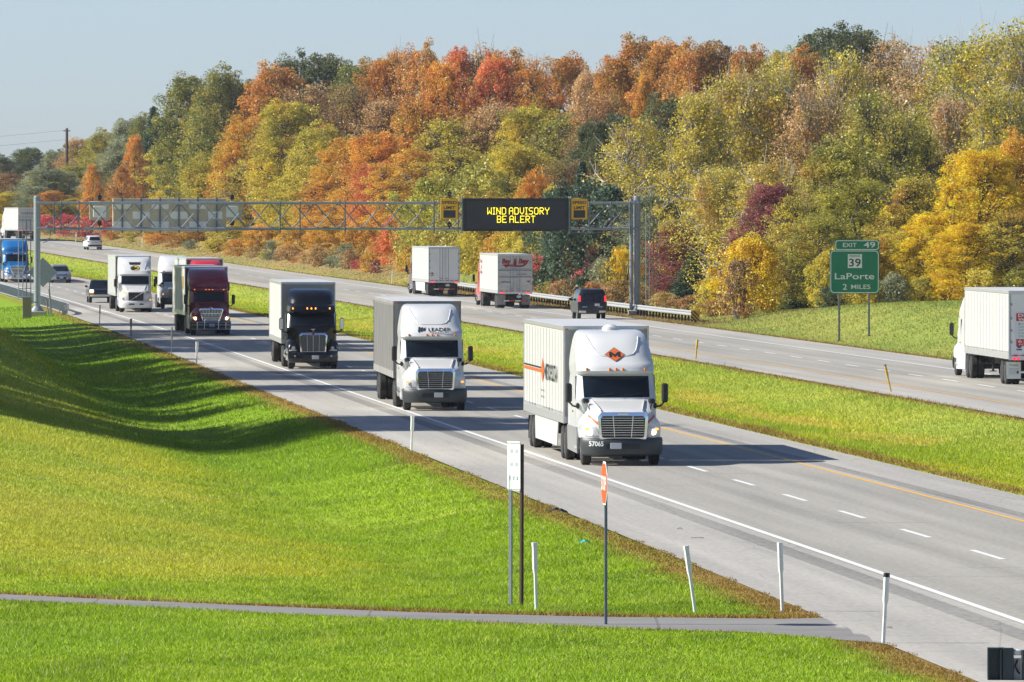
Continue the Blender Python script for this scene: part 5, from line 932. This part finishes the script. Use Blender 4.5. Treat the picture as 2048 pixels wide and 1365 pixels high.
def tree(cx, top, w, Y, col, kind='broad', base=None, pale=False):
    um = 39.2 if kind == 'scrub' else 41.5 if kind == 'bush' else 46.0
    for _ in range(80):
        if (cx-1024)*Y/F-float(XL(Y)) >= um: break
        Y += 5
    global _tk; _tk += 1
    if kind == 'broad' and col in ('olive','olivegold','tan','orangegold','orange','brown') and _tk % 5 in (1, 3): kind = 'sparse'
    TREES.append(dict(cx=cx, top=top, w=w, Y=Y, col=col, kind=kind, base=base, pale=pale))
# far left wood
for q in ((0,312,80,1300,'darkgreen'),(58,295,95,1310,'darkgreen'),(112,300,70,1300,'greygreen'),(165,276,90,1290,'tan'),(212,262,90,1280,'olive'),(256,236,80,1260,'greygreen'),(292,228,70,1250,'green'),(12,345,90,1220,'brown'),(95,338,110,1215,'greygreen'),(150,330,90,1230,'olive'),(235,300,100,1200,'greygreen'),(25,385,90,1170,'olivegold'),(70,372,70,1190,'greygreen'),(205,340,70,1210,'olive'),(135,395,80,1165,'olivegold'),(230,395,80,1150,'olivegold')): tree(*q)
tree(308,206,100,1140,'conifer','conifer'); tree(335,225,90,1150,'conifer','conifer'); tree(270,272,62,1125,'orange','column'); tree(243,330,50,1120,'rust','column'); tree(184,330,56,1130,'orange','column'); tree(105,382,64,1150,'rust')
# main wood, skyline row
for q in ((378,148,105,1010,'green'),(445,138,120,1015,'green'),(498,158,70,1020,'greygreen'),(415,200,110,990,'olive'),(548,128,110,1010,'rust'),(520,165,80,1015,'red'),(592,112,80,1020,'darkgreen'),(655,106,130,1020,'darkgreen'),(712,122,90,1015,'green'),(768,112,80,1000,'rust'),(797,98,90,1000,'orange'),(846,92,85,990,'rust'),(915,92,70,980,'red'),(962,98,120,980,'tan'),(1010,104,110,970,'rust'),(1060,130,100,960,'orange'),(1135,108,80,950,'rust'),(1180,138,80,940,'tan'),(1238,110,100,900,'rust'),(1280,74,90,900,'rust'),(1340,80,100,880,'rust'),(1385,92,90,870,'rust'),(1430,80,80,870,'brown'),(1500,94,100,860,'rust'),(1565,96,80,850,'olive'),(1605,104,90,830,'rust'),(1645,56,100,860,'darkgreen'),(1708,52,100,850,'darkgreen'),(1780,70,120,800,'tan')): tree(*q)
# middle
for q in ((375,235,120,955,'olivegold'),(345,372,80,940,'yellow'),(430,300,130,930,'olivegold'),(490,235,110,960,'orangegold'),(470,290,90,930,'orange'),(575,200,130,950,'olivegold'),(560,268,100,920,'orange'),(640,250,140,930,'olivegold'),(700,275,120,910,'orangegold'),(505,330,140,900,'olivegold'),(600,338,120,890,'olivegold'),(660,348,110,880,'orange'),(880,118,70,950,'orange'),(985,112,75,950,'red'),(830,195,130,900,'orange'),(750,262,130,880,'orange'),(900,235,150,880,'olivegold'),(830,300,140,850,'orangegold'),(1060,210,140,870,'olivegold'),(920,300,150,830,'olivegold'),(1025,290,160,820,'olivegold'),(1130,320,130,790,'brown'),(705,372,110,840,'orangegold'),(640,395,110,830,'orangegold'),(560,400,100,850,'orangegold'),(480,400,110,870,'olivegold'),(400,390,110,890,'olivegold'),(760,328,100,800,'red'),(1250,225,110,800,'darkgreen'),(1330,190,110,790,'darkgreen'),(1195,240,110,800,'darkgreen')): tree(*q)
for q in ((620,180,140,960,'tan'),(700,165,130,950,'brown'),(770,195,140,930,'tan'),(985,205,160,880,'tan'),(1120,235,140,840,'olive'),(1205,180,140,830,'brown')): tree(*q, kind='sparse')
tree(558,282,52,890,'crimson','column'); tree(1290,150,76,800,'orange','column'); tree(1320,190,80,790,'rust','column'); tree(545,320,60,880,'crimson','column')
# right wood
for q in ((1400,178,130,640,'gold'),(1470,146,150,650,'gold'),(1555,136,150,650,'gold'),(1625,156,140,645,'tan'),(1440,330,150,610,'gold'),(1545,320,160,605,'gold'),(1690,120,140,680,'gold'),(1850,78,120,660,'tan'),(1905,76,120,650,'olive'),(1965,66,130,630,'olivegold'),(2035,58,120,620,'olivegold'),(1640,340,130,600,'tan'),(1900,190,150,610,'tan'),(2000,170,150,605,'olivegold'),(1275,248,140,660,'gold')): tree(*q, kind='sparse', pale=True)
for q in ((1750,175,170,600,'olive'),(1665,285,140,590,'olive'),(1725,355,170,575,'olive'),(1830,350,140,570,'olivegold'),(1870,425,150,560,'yellow'),(1962,296,150,560,'yellow'),(2040,268,130,565,'orangegold'),(1935,445,150,552,'yellow'),(2030,420,130,550,'olivegold'),(1795,465,130,560,'olivegold'),(1590,400,120,565,'olivegold'),(1640,430,120,560,'olive'),(1355,452,120,605,'burgundy'),(1545,365,120,590,'burgundy'),(1300,470,90,610,'burgundy')): tree(*q)
tree(1810,215,160,590,'olive','sparse'); tree(1500,472,130,556,'yellow','bush'); tree(1465,540,90,556,'yellow','bush'); tree(1475,520,70,552,'brown','scrub')
tree(1165,316,120,690,'conifer','conifer'); tree(1200,365,150,660,'conifer','bush'); tree(1130,370,110,680,'conifer','bush'); tree(1205,430,140,630,'conifer','conifer'); tree(1265,440,110,640,'conifer','conifer'); tree(1390,500,130,590,'conifer','conifer'); tree(1320,385,130,650,'greygreen'); tree(1605,520,100,560,'conifer','conifer'); tree(1660,500,90,550,'olivegold','bush')
# low growth in front of the wood
for q in ((875,352,110,760,'lime'),(835,390,80,770,'lime'),(955,325,110,760,'olive'),(900,420,100,750,'olive'),(985,390,90,740,'olivegold'),(1072,344,76,735,'orange'),(1110,372,60,730,'gold'),(1040,400,70,725,'olivegold'),(1100,430,60,715,'gold'),(800,430,90,790,'red'),(770,470,70,800,'orange'),(720,440,80,810,'orangegold'),(650,450,90,820,'orangegold'),(590,455,80,840,'orangegold'),(520,450,90,860,'orangegold'),(455,450,90,880,'olivegold'),(390,445,80,900,'orangegold'),(330,445,80,930,'orangegold'),(270,450,70,980,'olivegold'),(1130,455,80,700,'crimson'),(1160,430,60,690,'orange'),(1060,470,80,720,'gold'),(1000,465,80,730,'orangegold'),(940,470,80,740,'olivegold'),(870,465,70,760,'olivegold')): tree(*q, kind='bush')
for q in ((1085,512,70,690,'crimson'),(1130,522,70,680,'crimson'),(1175,535,60,670,'crimson'),(1060,510,50,700,'crimson'),(1110,495,80,700,'orange'),(1170,500,70,690,'orangegold'),(1190,498,50,660,'burgundy'),(1215,515,60,650,'greygreen'),(1130,560,80,655,'tan'),(1090,565,50,670,'olive'),(1190,565,80,640,'brown'),(1240,560,80,632,'brown'),(1215,575,60,625,'tan'),(1280,570,70,625,'brown'),(1245,498,55,645,'yellow'),(1330,585,80,600,'tan'),(1390,590,80,585,'brown'),(1430,600,70,570,'brown'),(1350,600,60,590,'brown'),(1420,555,60,575,'gold'),(540,482,36,870,'greygreen'),(380,480,40,920,'greygreen'),(715,520,34,830,'crimson'),(640,495,60,845,'tan'),(690,490,60,840,'greygreen'),(580,490,60,860,'tan'),(470,480,60,885,'orange'),(430,478,60,900,'olivegold'),(350,470,60,940,'rust'),(310,468,60,950,'rust'),(262,472,26,985,'lime'),(820,495,60,790,'orange'),(860,500,60,780,'tan'),(920,500,60,760,'tan'),(970,500,60,745,'gold'),(1790,548,66,545,'greygreen'),(1720,560,80,545,'olivegold'),(1900,560,90,545,'yellow'),(1960,540,90,545,'gold'),(2035,540,90,545,'olive'),(1840,555,70,545,'gold'),(1660,575,60,545,'conifer')): tree(*q, kind='scrub')
for q in ((505,492,44,872,'tan'),(560,503,40,842,'brown'),(610,505,46,830,'tan'),(665,512,40,818,'greygreen'),(735,508,44,812,'orangegold'),(700,500,40,826,'brown'),(480,496,36,880,'rust'),(530,500,30,860,'olivegold'),(590,515,26,828,'rust'),(640,520,30,815,'brown'),(755,520,30,800,'burgundy')): tree(*q, kind='scrub')
for q in ((95,432,60,1085,'crimson'),(135,430,60,1080,'crimson'),(175,434,60,1075,'crimson'),(215,438,50,1070,'crimson'),(75,430,40,1090,'crimson'),(110,456,60,1070,'greygreen'),(160,460,60,1060,'greygreen'),(225,462,50,1040,'rust'),(60,440,60,1100,'olive'),(5,430,70,1130,'olivegold')): tree(*q, kind='scrub')
def tname(d):
    if d['kind'] == 'conifer': return 'conifer_tree', 'tree'
    if d['kind'] in ('bush', 'scrub'): return 'bush', 'bush'
    return 'deciduous_tree', 'tree'
MARKS = [(30,'the far left trailer'),(134,'the utility pole'),(250,'the white suv'),(340,'the tan board back'),(470,'the right pale sign back'),(600,'the middle of the truss'),(700,'the truss right of its middle'),(868,'the plain white trailer'),(897,'the left amber sign'),(1030,'the message board'),(1157,'the right amber sign'),(1275,'the right gantry post'),(1390,'the striped hazard marker'),(1530,'the gap left of the exit sign'),(1709,'the exit sign'),(1860,'the gap right of the exit sign'),(1980,'the drivers wanted trailer')]
used = {}
def tlabel(d):
    k = d['kind']; form = {'broad':'tree','sparse':'thin-leaved tree','column':'narrow upright tree','bush':'rounded bush','scrub':'low bush','conifer':'evergreen'}[k]
    m = min(MARKS, key=lambda q: abs(q[0]-d['cx'])); dx = d['cx']-m[0]
    size = '' if k in ('bush','scrub') else ('tall ' if d['top'] < 160 else 'mid-height ' if d['top'] < 330 else 'short ')
    rel = 'behind' if abs(dx) < 16 else ('behind and left of' if dx < 0 else 'behind and right of')
    return '%s%s %s %s %s' % (size, CNAME[d['col']], form, rel, m[1])
labs = [tlabel(d) for d in TREES]
from collections import defaultdict
gr = defaultdict(list); [gr[l].append(i) for i, l in enumerate(labs)]
ORD = ['', '', 'second', 'third', 'fourth', 'fifth', 'sixth']
for l, ids in gr.items():
    if len(ids) > 1:
        by = sorted(ids, key=lambda i: TREES[i]['top']); 
        if len(ids) == 2: labs[by[0]] = 'higher '+l; labs[by[1]] = 'lower '+l
        else:
            for j, i in enumerate(by): labs[i] = ('highest ' if j == 0 else 'lowest ' if j == len(ids)-1 else ORD[j+1]+' highest ')+l
cnt = defaultdict(int)
def put_tree(d, label, group, x=None, hgt=None, wid=None):
    me, tm = PRO[d['kind']][cnt[d['kind']] % len(PRO[d['kind']])]; cnt[d['kind']] += 1
    Y = d['Y']; x = (d['cx']-1024)*Y/F if x is None else x; z = float(G(x, Y)); hgt = hgt or H+(YH-d['top'])*Y/F-z; wid = wid or d['w']*Y/F
    nm, cat = tname(d); t = thing(nm, label, cat, (x, Y, z), random.uniform(0, 6.28), group); k = 1.42 if d['kind'] in ('broad','sparse') else 1.12
    w0, h0 = {'bush':(6.0,6.1),'scrub':(3.6,3.05)}.get(d['kind'], (9.0,18.3)); sx = wid*k/w0; sy = max(sx*.85, min(hgt/h0, sx*1.5)); sz = hgt/h0
    for n_, m_, mt in (('crown' if cat == 'tree' else 'foliage', me, LM[d['col']]), ('trunk' if cat == 'tree' else 'stem', tm, M['bark_pale' if d['pale'] else 'bark'])):
        o = bpy.data.objects.new(n_, m_); COL.objects.link(o); o.parent = t; o.scale = (sx, sy, sz); o.material_slots[0].link = 'OBJECT'; o.material_slots[0].material = mt
for d, l in zip(TREES, labs): put_tree(d, l, {'bush':'bushes at the foot of the wood','scrub':'bushes at the foot of the wood'}.get(d['kind'], 'trees of the autumn wood'))
# trees just left of the picture: they shade the bank and the road
for i, (Y, hh, w, kd) in enumerate(((290,14,10,'broad'),(299,16,11,'broad'),(308,10,12,'broad'),(318,8,11,'bush'),(330,11,13,'broad'),(340,10,11,'bush'),(352,21,9,'broad'),(362,11,12,'broad'),(374,22,9,'broad'),(384,20,8,'broad'),(394,12,12,'broad'),(405,11,10,'broad'),(418,12,12,'broad'),(430,11,12,'bush'),(446,23,11,'broad'),(459,24,12,'broad'),(473,24,12,'broad'),(488,13,12,'broad'),(498,25,10,'broad'),(511,25,11,'broad'),(527,12,12,'broad'),(541,22,9,'broad'))):
    d = dict(cx=0, top=0, w=0, Y=Y, col='olive', kind=kd, pale=False); u = .0195*Y-21-w*1.0-2.2-.004*max(0, Y-400)
    put_tree(d, 'tree standing on the left bank that throws its shadow across the road' if kd == 'broad' else 'bush on the left bank that shades the ditch', 'shade trees on the left bank', x=float(XL(Y))+u, hgt=hh if hh < 13.5 else ((4.5 if Y < 310 else 10.5)-u)*.7-float(G(float(XL(Y))+u, Y)-E_(Y)), wid=w*1.1)
haze = MB(); haze.box((0, 1150, 48), (4200, 3400, 104)); ho = haze.build('haze', [], None, smooth=False); ho['kind'] = 'stuff'; ho['label'] = 'thin pale haze over the highway and the wood'
hm = bpy.data.materials.new('haze_air'); hm.use_nodes = True; hn = hm.node_tree; hn.nodes.clear(); hv = hn.nodes.new('ShaderNodeVolumePrincipled'); hv.inputs['Density'].default_value = .00005; hv.inputs['Color'].default_value = (.86,.92,1,1); hv.inputs['Anisotropy'].default_value = .2
hout = hn.nodes.new('ShaderNodeOutputMaterial'); hn.links.new(hv.outputs[0], hout.inputs['Volume']); ho.data.materials.append(hm)
